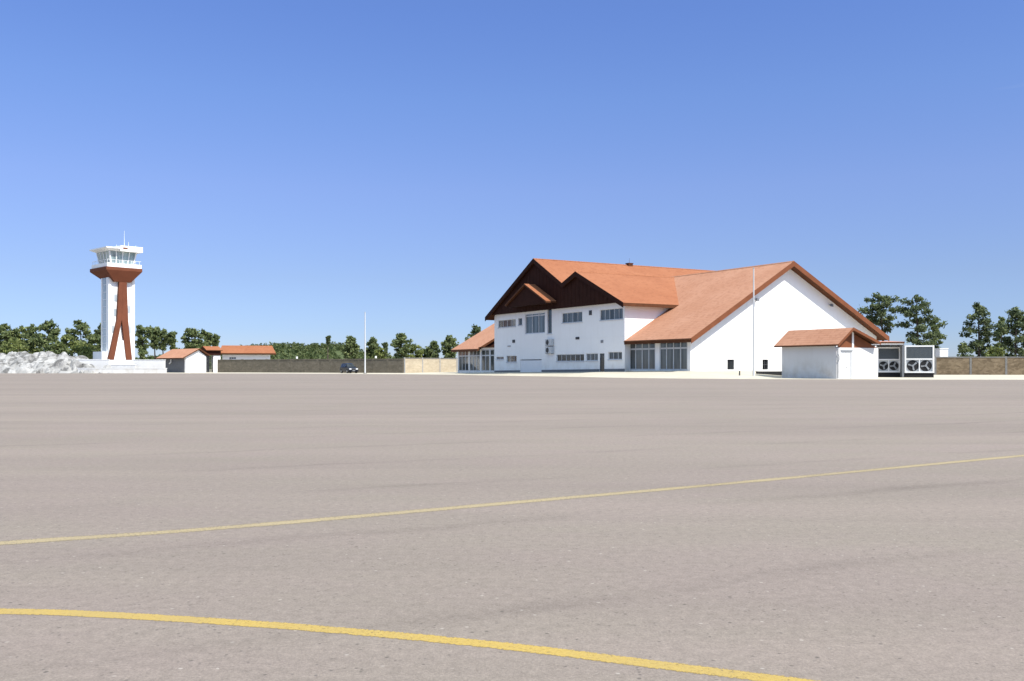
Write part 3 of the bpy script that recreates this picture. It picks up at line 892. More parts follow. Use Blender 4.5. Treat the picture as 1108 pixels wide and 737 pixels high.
b = MB().path([(px_, -0.10, UH - 0.16), (px_, -0.10, 2.5), (px_ - 0.14, -0.10, 2.25), (px_ - 0.14, -0.10, 1.9), (px_, -0.10, 1.6), (px_, -0.10, 0.05)], [0.045] * 6, 8)
b.path([(px_, -0.10, 2.5), (px_ + 0.14, -0.10, 2.25), (px_ + 0.14, -0.10, 1.9), (px_, -0.10, 1.6)], [0.045] * 4, 8)
b.build("downpipe", M['grey'], us)

# dark grating wall beside the shed
GF = Frame(819.5, 103, 12)
gl_ = GF.Sx(852, 0)
r = thing("low_retaining_wall", "low black grated retaining wall between the shed and the tall white pole", "low wall", GF.o, 12)
b = MB().box(0, gl_, 0, 0.35, -0.05, GF.Z(402.3, 0, 0))
b.build("wall", M['black'], r)
b = MB()
k = 0.1
while k < gl_:
    b.box(k, k + 0.05, -0.03, -0.003, 0.05, 0.62); k += 0.25
b.build("grille", M['dark'], r)
MB().box(-0.03, gl_, -0.04, 0.4, GF.Z(402.3, 0, 0) + 0.002, GF.Z(402.3, 0, 0) + 0.08).build("coping", M['midgrey'], r)

# tall white poles
def pole(px, py_top, Y, r0, r1, label, gz=0.0):
    p = at(px, Y); top = at(px, Y, py_top).z
    r = thing("light_pole", label, "pole", (p.x, p.y, gz), 0)
    b = MB()
    n = 6
    for i in range(n):
        za, zb = (top - gz) * i / n, (top - gz) * (i + 1) / n
        ra, rb = r0 + (r1 - r0) * i / n, r0 + (r1 - r0) * (i + 1) / n
        b.tube((0, 0, za), (0, 0, zb), ra, rb, 14)
    b.build("shaft", M['polewhite'], r, smooth=False)
    MB().tube((0, 0, 0), (0, 0, 0.06), r0 * 2.2, r0 * 2.2, 16).box(-r0 * 1.9, r0 * 1.9, -r0 * 1.9, r0 * 1.9, -0.1, 0.02).build("base_plate", M['dark'], r)
    MB().tube((0, 0, top - gz), (0, 0, top - gz + 0.12), r1 * 1.3, r1 * 0.5, 12).build("cap", M['grey'], r)
    return r
pole(395, 338, 160, 0.145, 0.08, "tall slender white pole beside the dark car in front of the brown wall", 0.05)
pole(815.5, 290.5, 98.5, 0.13, 0.06, "tall slender white pole rising in front of the sunlit hall gable", 0.15)
p = at(800.3, 97)
r = thing("bollard", "short dark post on the pale paving left of the tall white pole", "bollard", (p.x, p.y, 0.28))
MB().tube((0, 0, 0), (0, 0, 0.42), 0.08, 0.07, 10).tube((0, 0, 0.42), (0, 0, 0.5), 0.1, 0.06, 10).build("post", M['dark'], r)
MB().tube((0, 0, -0.1), (0, 0, 0.03), 0.14, 0.14, 10).build("base", M['midgrey'], r)

# ------------------------------------------------------------------ chillers and canopy right of the shed
def chiller(px0, px1, pyt, Y, rot, label, pyb):
    f = Frame(px0, Y, rot)
    L = f.Sx(px1, 0); zt_ = f.Z(pyt, 0, 0); zb = f.Z(pyb, 0, 0)
    r = thing("chiller_unit", label, "chiller", f.o, rot, "chillers beside the shed")
    H0 = zb + 0.25
    D = 2.2
    b = MB()
    t = 0.17
    for x0 in (0, L - t):
        for y0 in (0, D - t):
            b.box(x0, x0 + t, y0, y0 + t, H0, zt_)
    zm = H0 + (zt_ - H0) * 0.50
    for y0 in (0.01, D - t + 0.01):
        b.box(t, L - t, y0, y0 + t - 0.02, zt_ - t, zt_ - 0.01)
        b.box(t, L - t, y0, y0 + t - 0.02, H0 + 0.01, H0 + t)
        b.box(t, L - t, y0, y0 + t - 0.02, zm - 0.06, zm + 0.08)
    for x0 in (0.01, L - t + 0.01):
        b.box(x0, x0 + t - 0.02, t, D - t, zt_ - t, zt_ - 0.01); b.box(x0, x0 + t - 0.02, t, D - t, H0 + 0.01, H0 + t)
    b.box(L / 2 - 0.05, L / 2 + 0.05, 0.02, 0.155, H0 + t, zm - 0.06)
    b.build("frame", M['white_paint'], r)
    b = MB().box(t, L - t, 0.06, 0.14, zm + 0.08, zt_ - t)
    k = t + 0.1
    while k < L - t - 0.05:
        b.box(k, k + 0.03, 0.04, 0.06, zm + 0.09, zt_ - t - 0.01); k += 0.13
    b.build("coil_panel", M['coil'], r)
    MB().box(t, L - t, 0.26, D - t, H0 + 0.05, zt_ - 0.25).build("housing", M['dark'], r)
    MB().box(t, L - t, 0.16, 0.20, H0 + t, zm - 0.06).build("fan_panel", M['frame'], r)
    for q in (0.28, 0.72):
        cx_ = L * q; cz = H0 + t + (zm - H0 - t) * 0.46; rr = min((zm - H0 - t) * 0.46, L * 0.2)
        b = MB().tube((cx_, 0.10, cz), (cx_, 0.155, cz), rr, rr, 28)
        b.build("fan", M['black'], r)
        bl = MB()
        for i in range(3):
            a = i * 2.094 + 0.5 + q
            dx, dz = math.cos(a), math.sin(a)
            nx, nz = -dz, dx
            bl.prism([(cx_ + dx * 0.1 - nx * 0.07, 0.06, cz + dz * 0.1 - nz * 0.07), (cx_ + dx * rr * 0.85 - nx * 0.12, 0.05, cz + dz * rr * 0.85 - nz * 0.12), (cx_ + dx * rr * 0.85 + nx * 0.07, 0.07, cz + dz * rr * 0.85 + nz * 0.07), (cx_ + dx * 0.1 + nx * 0.07, 0.08, cz + dz * 0.1 + nz * 0.07)],
                     [(cx_ + dx * 0.1 - nx * 0.07, 0.075, cz + dz * 0.1 - nz * 0.07), (cx_ + dx * rr * 0.85 - nx * 0.12, 0.065, cz + dz * rr * 0.85 - nz * 0.12), (cx_ + dx * rr * 0.85 + nx * 0.07, 0.085, cz + dz * rr * 0.85 + nz * 0.07), (cx_ + dx * 0.1 + nx * 0.07, 0.095, cz + dz * 0.1 + nz * 0.07)])
        bl.tube((cx_, 0.04, cz), (cx_, 0.1, cz), 0.13, 0.13, 10)
        bl.build("fan_blades", M['grey'], r)
    MB().box(0.05, L - 0.05, 0.1, 0.35, 0.0, H0).build("skid", M['black'], r)
    MB().box(0.05, L - 0.05, D - 0.35, D - 0.1, 0.0, H0).build("skid", M['black'], r)
chiller(978.8, 1011, 373.8, 103, -17, "white framed chiller in full sun with grey coil above two black fans", 406)
chiller(949.0, 974.5, 375.5, 104.5, -15, "dark shaded chiller under the low canopy right of the shed", 405.5)
CF = Frame(952, 104.2, -12)
r = thing("plant_canopy", "low pinkish tiled canopy on white posts sheltering the shaded chiller", "canopy", CF.o, -12)
cw = CF.Sx(976.3, 0)
cz = CF.Z(371.6, 0, 0)
xa = CF.Sx(938, 0)
b = MB().prism([(xa, -1.3, cz), (cw, -1.3, cz - 0.02), (cw, 6, cz + 0.12), (xa, 6, cz + 0.14)], [(xa, -1.3, cz + 0.16), (cw, -1.3, cz + 0.14), (cw, 6, cz + 0.40), (xa, 6, cz + 0.42)], 1, 0, 1)
b.build("roof", [M['pinktile'], M['fascia']], r)
MB().box(xa + 0.1, cw - 0.1, -1.15, -0.9, cz - 0.2, cz - 0.006).build("beam", M['white'], r)
MB().box(cw - 0.20, cw - 0.04, -0.90, 5.55, 0.0, cz - 0.02).build("side_wall", M['shutter'], r)
MB().box(cw - 0.22, cw - 0.02, -1.1, -0.95, 0.0, cz - 0.004).build("column", M['shutter'], r)
MB().box(xa + 0.75, xa + 0.9, -1.1, -0.95, 0.0, cz - 0.004).build("column", M['shutter'], r)
MB().box(xa + 0.2, cw - 0.2, 5.6, 5.8, 0.0, cz + 0.08).build("back_wall", M['shutter'], r)

# ------------------------------------------------------------------ boundary walls
def panel_wall(name, label, pA, pB, h, th, mp_, mpost, n, cat="wall", post_w=0.4, coping=True, post_h=0.05):
    d = (pB - pA); L = d.length; rot = math.degrees(math.atan2(d.y, d.x))
    r = thing(name, label, cat, (pA.x, pA.y, 0), rot)
    for i in range(n):
        x0, x1 = L * i / n + post_w / 2, L * (i + 1) / n - post_w / 2
        MB().box(x0, x1, 0, th, -0.3, h - (0.16 if coping else 0)).build("panel", mp_, r)
        if coping: MB().box(x0 - 0.0, x1, -0.05, th + 0.05, h - 0.158, h).build("coping", M['postgrey'] if mpost is not M['brownstone'] else M['brownstone'], r)
    for i in range(n + 1):
        x = L * i / n
        MB().box(x - post_w / 2, x + post_w / 2, -0.02 if mpost is M['brownstone'] else -0.04, th + 0.08, -0.3, h + post_h).build("post", mpost, r)
    return r
pR = at(1012, 135); pR2 = pR + Vector((math.cos(R(-4)), math.sin(R(-4)), 0)) * 5.0 * 12
panel_wall("boundary_wall", "tan stone boundary wall with grey posts running off to the right of the chillers", pR, pR2, EYE + (397 - 386) * .135, 0.3, M['wallstone'], M['postgrey'], 12, post_w=0.3)
pC = at(435.5, 166)
pD = at(236, 189)
panel_wall("boundary_wall", "long brown grey block wall in shade behind the dark car", pD, pC, 2.68, 0.3, M['brownstone'], M['brownstone'], 14, post_w=0.35)
pE = pC + Vector((0.4, 0.05, 0)); pE2 = at(512, 176)
panel_wall("boundary_wall", "sunlit cream stone wall between the brown wall and the terminal annex", pE, pE2, 2.85, 0.3, M['creamstone'], M['midgrey'], 4, post_w=0.18, coping=True)
for px, lab in ((321, "small white lamp on top of the brown wall left of the dark car"), (406.5, "small white lamp on top of the brown wall just right of the white pole")):
    k = (px - 236) / (435.5 - 236)
    # intersection with the wall line
    d = pC - pD; p_ = (px - CX) / FPX
    k = (p_ * pD.y - pD.x) / (d.x - p_ * d.y)
    q = pD + d * k
    r = thing("wall_lamp", lab, "lamp", (q.x, q.y + 0.15, 2.68), 0)
    MB().tube((0, 0, 0), (0, 0, 0.12), 0.06, 0.06, 8).build("stem", M['grey'], r)
    MB().tube((0, 0, 0.12), (0, 0, 0.5), 0.2, 0.16, 10).build("lamp_head", M['white_paint'], r)
# white service box behind the right wall
q = at(1017, 141)
r = thing("water_tank", "small white block showing above the stone wall right of the chillers", "tank", (q.x, q.y, 0))
MB().box(0, 1.25, 0, 1.6, 0.0, EYE + (397 - 377.8) * .141).build("body", M['white'], r)
MB().box(-0.06, 1.31, -0.06, 1.66, EYE + (397 - 377.8) * .141 + .002, EYE + (397 - 377.8) * .141 + 0.14).build("lid", M['white_paint'], r)

# ------------------------------------------------------------------ control tower
KF = Frame(117.2, 184, 46)
tw = thing("control_tower", "white airport control tower with red-brown splayed legs and a glazed cab on top", "control tower", KF.o, 46)
sw = KF.Sx(145.5, 0); su = KF.T(109.3, 0)
zc = lambda py: EYE + (HOR - py) / FPX * 184
b = MB()
sh = lambda a, z, c: (a, c, z)
b.box(0.3, sw, 0, su, -0.2, zc(300))
b.box(0, 0.3, 0.0, su * 0.3, -0.2, zc(300)); b.box(0, 0.3, su * 0.85, su, -0.2, zc(300))
# pilaster edges & floor bands on lit face
b.box(0.02, 0.55, -0.12, 0, -0.2, zc(301)); b.box(sw - 0.5, sw + 0.02, -0.12, 0, -0.2, zc(301))
b.build("shaft", M['white'], tw)
b = MB().box(0.1, 0.295, su * 0.3, su * 0.85, 1.0, zc(300))
gsh = b.build("glazing", M['shaftglass'], tw)
for i in range(12):
    z = 1.5 + (zc(300) - 1.5) * i / 12
    MB().box(0.06, 0.1, su * 0.3, su * 0.85, z, z + 0.14).build("glazing_bar", M['framewhite'], gsh)
for (pa, pb, ya, yb) in ((123.5, 126.5, 318, 326), (123.0, 126, 334, 342), (138.5, 141.5, 330, 338), (139, 142, 352, 360), (121, 123.5, 352, 360)):
    MB().box(KF.Sx(pa, -0.03), KF.Sx(pb, -0.03), -0.03, -0.003, zc(yb), zc(ya)).build("window", M['shaftglass'], tw)
# splayed legs
LY = -0.75
def leg(pts):
    A = [(KF.Sx(px, LY), py) for px, py in pts]
    return MB().prism([(x, LY, zc(y)) for x, y in A], [(x, -0.13, zc(y)) for x, y in A])
leg([(117.2, 389.5), (123.4, 389.5), (131.8, 346), (133.25, 302), (129.2, 302), (126.9, 346)]).build("leg", M['towerbrown'], tw)
leg([(136.8, 389.5), (143.0, 389.5), (138.8, 346), (137.2, 302), (133.3, 302), (131.9, 346)]).build("leg", M['towerbrown'], tw)
# plinths
b = MB().box(-0.5, sw + 0.4, LY - 0.15, -0.14, -0.2, zc(389.6))
b.box(KF.Sx(123, LY), KF.Sx(137.5, LY), -0.5, -0.14, zc(389.6), zc(368))
b.box(-1.2, 0.0, 0.2, su + 1.0, -0.2, zc(380.5))
b.build("plinth", M['white'], tw)
# inverted collar
CY = -1.75; CXx = -1.1
cl = KF.T(97.2, CXx); cr = KF.Sx(154, CY)
R0 = (CXx, CY, cr, cl)                                   # x0, y0, x1, y1
def ring(x0, y0, x1, y1, z): return [(x0, y0, z), (x1, y0, z), (x1, y1, z), (x0, y1, z)]
zr0, zr1, zr2 = zc(304.5), zc(292.6), zc(289.2)
b = MB()
bx0, bx1 = KF.Sx(122.5, -0.2), KF.Sx(140.5, -0.2)
b.prism(ring(bx0, -0.78, bx1, su - 0.2, zr0), ring(*R0, zr1))
b.prism(ring(*R0, zr1 + 0.001), ring(*R0, zr2))
b.build("collar", M['towerbrown'], tw)
# parapet, cab, roof
ins = 0.25
zp = zc(282.8)
b = MB()
x0, y0, x1, y1 = R0[0] + ins, R0[1] + ins, R0[2] - 0.05, R0[3] - ins
for q in ((x0, x1, y0, y0 + 0.2), (x0, x1, y1 - 0.2, y1), (x0, x0 + 0.2, y0 + 0.2, y1 - 0.2), (x1 - 0.2, x1, y0 + 0.2, y1 - 0.2)):
    b.box(q[0], q[1], q[2], q[3], zr2 + 0.002, zp - 0.4)
b.box(x0 + 0.2, x1 - 0.2, y0 + 0.2, y1 - 0.2, zr2 + 0.002, zr2 + 0.15)
b.build("balcony", M['white'], tw)
b = MB()
k = x0 + 0.1
while k < x1:
    b.box(k, k + 0.05, y0 + 0.08, y0 + 0.12, zp - 0.4, zp + 0.25); k += 0.8
k = y0 + 0.9
while k < y1:
    b.box(x0 + 0.08, x0 + 0.12, k, k + 0.05, zp - 0.4, zp + 0.25); k += 0.8
b.box(x0 + 0.05, x1 - 0.05, y0 + 0.07, y0 + 0.13, zp + 0.25, zp + 0.31); b.box(x0 + 0.07, x0 + 0.13, y0 + 0.2, y1 - 0.2, zp + 0.25, zp + 0.31)
b.build("railing", M['white_paint'], tw)
zg0, zg1 = zr2 + 0.15, zc(271.6)
c0 = (x0 + 1.3, y0 + 1.3, x1 - 1.3, y1 - 1.3); c1 = (x0 + 0.75, y0 + 0.75, x1 - 0.75, y1 - 0.75)
cabg = MB().prism(ring(*c0, zg0), ring(*c1, zg1)).build("cab_glazing", M['tealglass'], tw)
b = MB()
A, B = ring(*c0, zg0), ring(*c1, zg1)
for i in range(4):
    j = (i + 1) % 4
    for f in (0, 0.25, 0.5, 0.75):
        pa = Vector(A[i]).lerp(Vector(A[j]), f); pb = Vector(B[i]).lerp(Vector(B[j]), f)
        b.tube(pa, pb, 0.11 if f else 0.16, 0.11 if f else 0.16, 6)
b.build("mullion", M['white_paint'], cabg)
zr3, zr4 = zc(271.4), zc(269.0)
b = MB()
rr_ = (R0[0] - 0.05, R0[1] - 0.05, R0[2] + 0.05, R0[3] + 0.1)
b.prism(ring(c1[0] - 0.1, c1[1] - 0.1, c1[2] + 0.1, c1[3] + 0.1, zr3), ring(*rr_, zr4))
b.prism(ring(*rr_, zr4 + 0.001), ring(*rr_, zc(267.8)))
cabroof = b.build("cab_roof", M['white'], tw)
xm = KF.Sx(130.3, CY)
b = MB().box(xm, rr_[2] + 0.02, rr_[1] - 0.03, rr_[1] + 4.0, zc(271.5), zc(265.6))
b.build("roof_box", M['white'], cabroof)
MB().box(KF.Sx(133, CY), KF.Sx(138, CY), rr_[1] - 0.06, rr_[1] - 0.032, zc(269.2), zc(267.4)).build("sign_panel", M['rust'], cabroof)
for px, py in ((134.5, 247), (139, 259), (126, 263), (147, 262)):
    x = KF.Sx(px, 1.0)
    MB().tube((x, 1.0, zc(268)), (x, 1.0, zc(py)), 0.05, 0.02, 6).build("antenna", M['white_paint'], cabroof)

# ------------------------------------------------------------------ low white walls at the tower's foot
def low_wall(px0, px1, Y, pyt, label, th=0.5, cap=True, Y1=None):
    a, c = at(px0, Y), at(px1, Y1 or Y)
    d = c - a
    r = thing("low_wall", label, "low wall", a, math.degrees(math.atan2(d.y, d.x)))
    h = EYE + (HOR - pyt) / FPX * Y
    MB().box(0, d.length, 0, th, -0.3, h - 0.1).build("wall", M['shedwhite'], r)
    MB().box(-0.06, d.length + 0.06, -0.06, th + 0.06, h - 0.098, h).build("coping", M['white_paint'], r)
low_wall(84, 178, 173.5, 398.3, "long knee high white wall along the apron in front of the tower", 1.2)
low_wall(78, 117, 177.5, 388.8, "higher white wall left of the tower foot beside the rocks", 0.5)
low_wall(144, 178, 177.5, 389.2, "higher white wall right of the tower foot next to the small house", 0.5)
low_wall(120, 146, 176.0, 394.6, "short white wall directly before the tower legs", 0.5)

# ------------------------------------------------------------------ small white buildings right of the tower
AF = Frame(201, 186, 45)
gh = thing("small_house", "small white house with orange gable roof nearest the tower", "house", AF.o, 45)
aw = AF.Sx(223, 0); al = AF.T(175, 0)
ah = AF.Z(386, 0, 0)
axr = AF.Sx(216, -0.5); azr = AF.Z(377, axr, -0.5)
axl = -0.9; azl_ = AF.Z(387.2, axl, -0.5); ax1 = aw + 0.6
b = MB().box(0, aw, 0, 0.25, -0.1, ah - 0.2).box(aw - 0.25, aw, 0.25, al, -0.1, ah - 0.2).box(0, aw - 0.25, al - 0.25, al, -0.1, ah - 0.2)
b.box(0, 0.25, 0.25, 0.6, -0.1, ah - 0.2)
gl = [(0, ah - 0.2), (0.0, ah - 0.1), (axr, azr - 0.35), (aw, ah + 0.1), (aw, ah - 0.2)]
b.prism([(x, 0, z) for x, z in gl], [(x, 0.25, z) for x, z in gl])
b.build("wall", M['white'], gh)
gable_roof_y(MB(), axl, ax1, axr, azl_, azr, AF.Z(384, ax1, -0.5), -0.5, al + 0.9, 0.2).build("roof", [M['tile_lit'], M['fascia']], gh)
b = MB()
k = 0.62
while k < al - 0.3:
    b.box(0.08, 0.16, k, k + 0.5, 0.0, ah - 0.3); k += 0.52
b.build("shutter", M['shutter'], gh)
kk = AF.T(185, -0.1)
MB().path([(-0.1, kk, ah - 0.5), (-0.1, kk, ah - 1.1), (-0.1, kk + 0.7, ah - 1.4)], [0.16, 0.16, 0.12], 8).build("downpipe", M['white_paint'], gh)

PF = Frame(231, 193, 38)
gt = thing("gatehouse", "narrow gatehouse with dark brown gable and barred gate between the two small white houses", "gatehouse", PF.o, 38)
MB().box(0, PF.Sx(238.5, 0), 0, 1.2, -0.1, PF.Z(384.5, 0, 0)).build("pillar", M['white'], gt)
xg = PF.Sx(223.5, 0)
b = MB(); k = xg
while k < -0.02:
    b.box(k, k + 0.09, 0.2, 0.28, 0.0, PF.Z(385.5, 0, 0)); k += 0.3
b.box(xg, -0.02, 0.19, 0.29, 0.3, 0.42).box(xg, -0.02, 0.19, 0.29, 2.4, 2.52)
b.build("gate", M['dark'], gt)
MB().box(xg, -0.02, 2.2, 2.4, -0.1, PF.Z(385, 0, 0)).build("back_wall", M['shutter'], gt)
gx1 = PF.Sx(238.5, 0)
za_, zb_, zc_ = PF.Z(384.2, 0, 0), PF.Z(379.6, 0, 0), PF.Z(375.4, 0, 0)
MB().box(xg - 0.1, gx1, -0.25, 1.6, za_, zb_).build("gable_panel", M['darkbrown'], gt)
b = MB().prism([(xg - 0.3, -0.7, zb_), (gx1 + 0.2, -0.7, zb_), (gx1 + 0.2, 1.4, zc_), (xg - 0.3, 1.4, zc_)], [(xg - 0.3, -0.7, zb_ + 0.15), (gx1 + 0.2, -0.7, zb_ + 0.15), (gx1 + 0.2, 1.4, zc_ + 0.15), (xg - 0.3, 1.4, zc_ + 0.15)], 1, 0, 1)
b.prism([(xg - 0.3, 1.401, zc_), (gx1 + 0.2, 1.401, zc_), (gx1 + 0.2, 3.4, zb_), (xg - 0.3, 3.4, zb_)], [(xg - 0.3, 1.401, zc_ + 0.15), (gx1 + 0.2, 1.401, zc_ + 0.15), (gx1 + 0.2, 3.4, zb_ + 0.15), (xg - 0.3, 3.4, zb_ + 0.15)], 1, 0, 1)
b.build("roof", [M['tile'], M['fascia']], gt)

BF = Frame(240.5, 196, 14)
lb = thing("long_house", "long low white house with orange tiled roof behind the left end of the brown wall", "house", BF.o, 14)
bl_ = BF.Sx(292, 0); bh = BF.Z(383.8, 0, 0)
bw = lambda a, z, c: (a, c, z)
wx0, wx1 = BF.Sx(248, 0), BF.Sx(255.5, 0)
MB().wallholes(bw, 0, bl_, -0.1, bh, [(wx0, wx1, BF.Z(388.6, 0, 0), BF.Z(386.3, 0, 0))], 0.3).box(0, 0.3, 0.3, 5, -0.1, bh).box(bl_ - 0.3, bl_, 0.3, 5, -0.1, bh).box(0.3, bl_ - 0.3, 4.7, 5, -0.1, bh).build("wall", M['white'], lb)
window(bw, lb, wx0, wx1, BF.Z(388.6, 0, 0), BF.Z(386.3, 0, 0), 3, M['pane'])
rx0, rx1 = BF.Sx(236.8, -1), BF.Sx(298.5, -1)
ze_, zr_b = BF.Z(382.0, 0, -1), BF.Z(373.9, 3, 2.5)
b = MB()
for (ya, za, yb, zb) in ((-1.0, ze_, 2.5, zr_b), (2.5, zr_b, 6.0, ze_)):
    ix = 0.0 if ya < 0 else 0
    b.prism([(rx0, ya, za - 0.25), (rx1, ya, za - 0.25), (rx1 - 0.8, yb, zb - 0.25), (rx0 + 0.4, yb, zb - 0.25)] if ya < 0 else [(rx0 + 0.4, ya, za - 0.25), (rx1 - 0.8, ya, za - 0.25), (rx1, yb, zb - 0.25), (rx0, yb, zb - 0.25)],
            [(rx0, ya, za), (rx1, ya, za), (rx1 - 0.8, yb, zb), (rx0 + 0.4, yb, zb)] if ya < 0 else [(rx0 + 0.4, ya, za), (rx1 - 0.8, ya, za), (rx1, yb, zb), (rx0, yb, zb)], 1, 0, 1)
b.build("roof", [M['tile'], M['fascia']], lb)
for f in (0.27, 0.7):
    x = rx0 + (rx1 - rx0) * f
# ------------------------------------------------------------------ parked car
def car(px, Y, head, label):
    p = at(px, Y)
    r = thing("parked_car", label, "car", (p.x, p.y, 0.05), head)
    L, W = 4.5, 1.84
    # body: side outline lofted over three widths
    low = [(-2.2, 0.38), (-2.25, 0.75), (-2.18, 1.05), (-1.2, 1.10), (0.95, 1.08), (1.75, 1.0), (2.15, 0.88), (2.25, 0.6), (2.18, 0.36), (1.9, 0.3), (-1.9, 0.3)]
    b = MB()
    def loop(wy, k): return [(x * k, wy, z) for x, z in low]
    b.prism(loop(-0.80, 1.0), loop(0.80, 1.0))
    b.prism([(x * 0.97, -0.92, z * 0.96 + 0.02) for x, z in low], [(x, -0.801, z) for x, z in low])
    b.prism([(x, 0.801, z) for x, z in low], [(x * 0.97, 0.92, z * 0.96 + 0.02) for x, z in low])
    base = [(-2.05, 1.06), (1.05, 1.07), (0.25, 1.72), (-0.3, 1.80), (-1.5, 1.78), (-1.85, 1.70)]
    b.prism([(x * 0.98, -0.66 if z > 1.3 else -0.84, z) for x, z in base], [(x * 0.98, 0.66 if z > 1.3 else 0.84, z) for x, z in base])
    b.build("body", M['carpaint'], r, bevel=0.03)
    # glass
    def plate(pts, off, name, mat):
        A = [Vector(q) for q in pts]
        n = (A[1] - A[0]).cross(A[2] - A[0]).normalized()
        c = sum(A, Vector()) / len(A)
        if n.dot(c - Vector((-0.4, 0, 1.2))) < 0: n = -n
        MB().prism([a + n * 0.004 for a in A], [a + n * off for a in A]).build(name, mat, r)
    plate([(0.98, -0.72, 1.14), (0.98, 0.72, 1.14), (0.32, 0.6, 1.67), (0.32, -0.6, 1.67)], 0.03, "windscreen", M['panedark'])
    plate([(-2.0, -0.7, 1.15), (-2.0, 0.7, 1.15), (-1.86, 0.58, 1.62), (-1.86, -0.58, 1.62)], 0.03, "rear_window", M['panedark'])
    for s in (-1, 1):
        for xs in ((0.75, 0.12, -0.35, -0.35), (-0.45, -0.45, -1.15, -1.15), (-1.25, -1.25, -1.7, -1.8)):
            plate([(xs[0], s * 0.815, 1.16), (xs[1], s * 0.70, 1.64), (xs[2], s * 0.70, 1.66), (xs[3], s * 0.815, 1.16)], 0.025, "side_window", M['panedark'])
        MB().box(0.55, 0.75, s * 0.93 - 0.08, s * 0.93 + 0.08, 1.08, 1.24).build("mirror", M['carpaint'], r)
        MB().box(2.13, 2.255, s * 0.62 - 0.2, s * 0.62 + 0.2, 0.68, 0.86).build("headlight", M['lens'], r)
        MB().box(-2.24, -2.12, s * 0.72 - 0.1, s * 0.72 + 0.1, 0.75, 1.05).build("tail_light", M['redlens'], r)
        for x in (-1.38, 1.42):
            t = MB().tube((x, s * 0.72, 0.35), (x, s * 0.945, 0.35), 0.36, 0.36, 20).build("wheel", M['black'], r)
            MB().tube((x, s * 0.946, 0.35), (x, s * 0.962, 0.35), 0.23, 0.21, 16).build("rim", M['rim'], t)
    MB().box(2.2, 2.275, -0.36, 0.36, 0.58, 0.82).build("grille", M['dark'], r)
    MB().box(2.15, 2.30, -0.85, 0.85, 0.34, 0.54).build("bumper", M['carpaint'], r)
    MB().box(2.30, 2.31, -0.24, 0.24, 0.42, 0.52).build("number_plate", M['grey'], r)
car(377.5, 167, -58, "dark blue off-road car parked before the brown wall beside the white pole")

# ------------------------------------------------------------------ rocks
b = MB()
x0, x1, yA, yB, st = -150.0, -74.0, 172.3, 190.0, 0.42
nx, ny = int((x1 - x0) / st), int((yB - yA) / st)
for i in range(nx + 1):
    for j in range(ny + 1):
        x, y = x0 + i * st, yA + j * st
        px = CX + x / y * FPX
        top = 4.1 - 1.2 * min(max((px - 50) / 70, 0), 1) - 1.3 * min(max((px - 92) / 14, 0), 1)
        prof_ = min(1.0, (y - yA) / 6.5) ** 0.7
        d, pts = noise.voronoi(Vector((x * 0.42, y * 0.42, 3.0)))
        cell = noise.cell(Vector((pts[0].x * 3.1, pts[0].y * 3.1, 1.0)))
        d2, pts2 = noise.voronoi(Vector((x * 1.05, y * 1.05, 8.0)))
        cell2 = noise.cell(Vector((pts2[0].x * 3.1, pts2[0].y * 3.1, 5.0)))
        edge = min(1.0, (d[1] - d[0]) * 3.0)
        h = prof_ * top + (cell - 0.5) * 0.7 * min(1, prof_ * 2) * edge + (cell2 - 0.5) * 0.38 * (0.4 + 1.2 * (1 - prof_)) - (1 - edge) * 1.0 * min(1, prof_ * 2)
        if j == 0: h = -0.3
        b.v.append((x + 0.15 * noise.noise(Vector((x, y, 0)) * 2), y + 0.4 * (cell - 0.5), max(h, -0.3)))
for i in range(nx):
    for j in range(ny):
        k = i * (ny + 1) + j
        b.f.append((k, k + ny + 1, k + ny + 2, k + 1)); b.m.append(0)
structure(b.build("rock_bank", M['rock'], fix=False))

# ------------------------------------------------------------------ hill and far wood
b = MB()
hY, nxh, nyh = 520.0, 60, 14
def hillz(px, k):
    pts = [(150, 388), (230, 380), (268, 374), (300, 371.5), (345, 372), (366, 371), (385, 375), (410, 382), (450, 388), (500, 391)]
    for (a, ya), (c, yc) in zip(pts[:-1], pts[1:]):
        if a <= px <= c:
            t = (px - a) / (c - a); t = t * t * (3 - 2 * t)
            return EYE + (HOR - (ya + (yc - ya) * t)) / FPX * hY
    return 2.0
for i in range(nxh + 1):
    for j in range(nyh + 1):
        px = 150 + 350 * i / nxh; Y = hY - 110 + 200 * j / nyh
        k = max(0, 1 - abs(Y - hY) / 110.0); k = k * k * (3 - 2 * k)
        p = at(px, hY)
        z = -1 + (hillz(px, 0) - 2.6 + 1) * k + 0.7 * noise.noise(Vector((p.x * 0.05, Y * 0.05, 0)))
        b.v.append((p.x, Y, z))
for i in range(nxh):
    for j in range(nyh):
        k = i * (nyh + 1) + j
        b.f.append((k, k + nyh + 1, k + nyh + 2, k + 1)); b.m.append(0)
structure(b.build("hill", M['hill'], fix=False))

def leafquad(vs, fs, c, size, r):
    n = Vector((r.gauss(0, 1), r.gauss(0, 1), r.gauss(0, 1) + 0.5)).normalized()
    t = n.orthogonal().normalized()
    t = Matrix.Rotation(r.random() * 6.28, 3, n) @ t
    s = n.cross(t)
    a, bb = size * r.uniform(0.7, 1.3), size * r.uniform(0.35, 0.7)
    k = len(vs)
    vs += [tuple(c - t * a), tuple(c + s * bb + n * bb * 0.3), tuple(c + t * a), tuple(c - s * bb - n * bb * 0.25)]
    fs.append((k, k + 1, k + 2, k + 3))

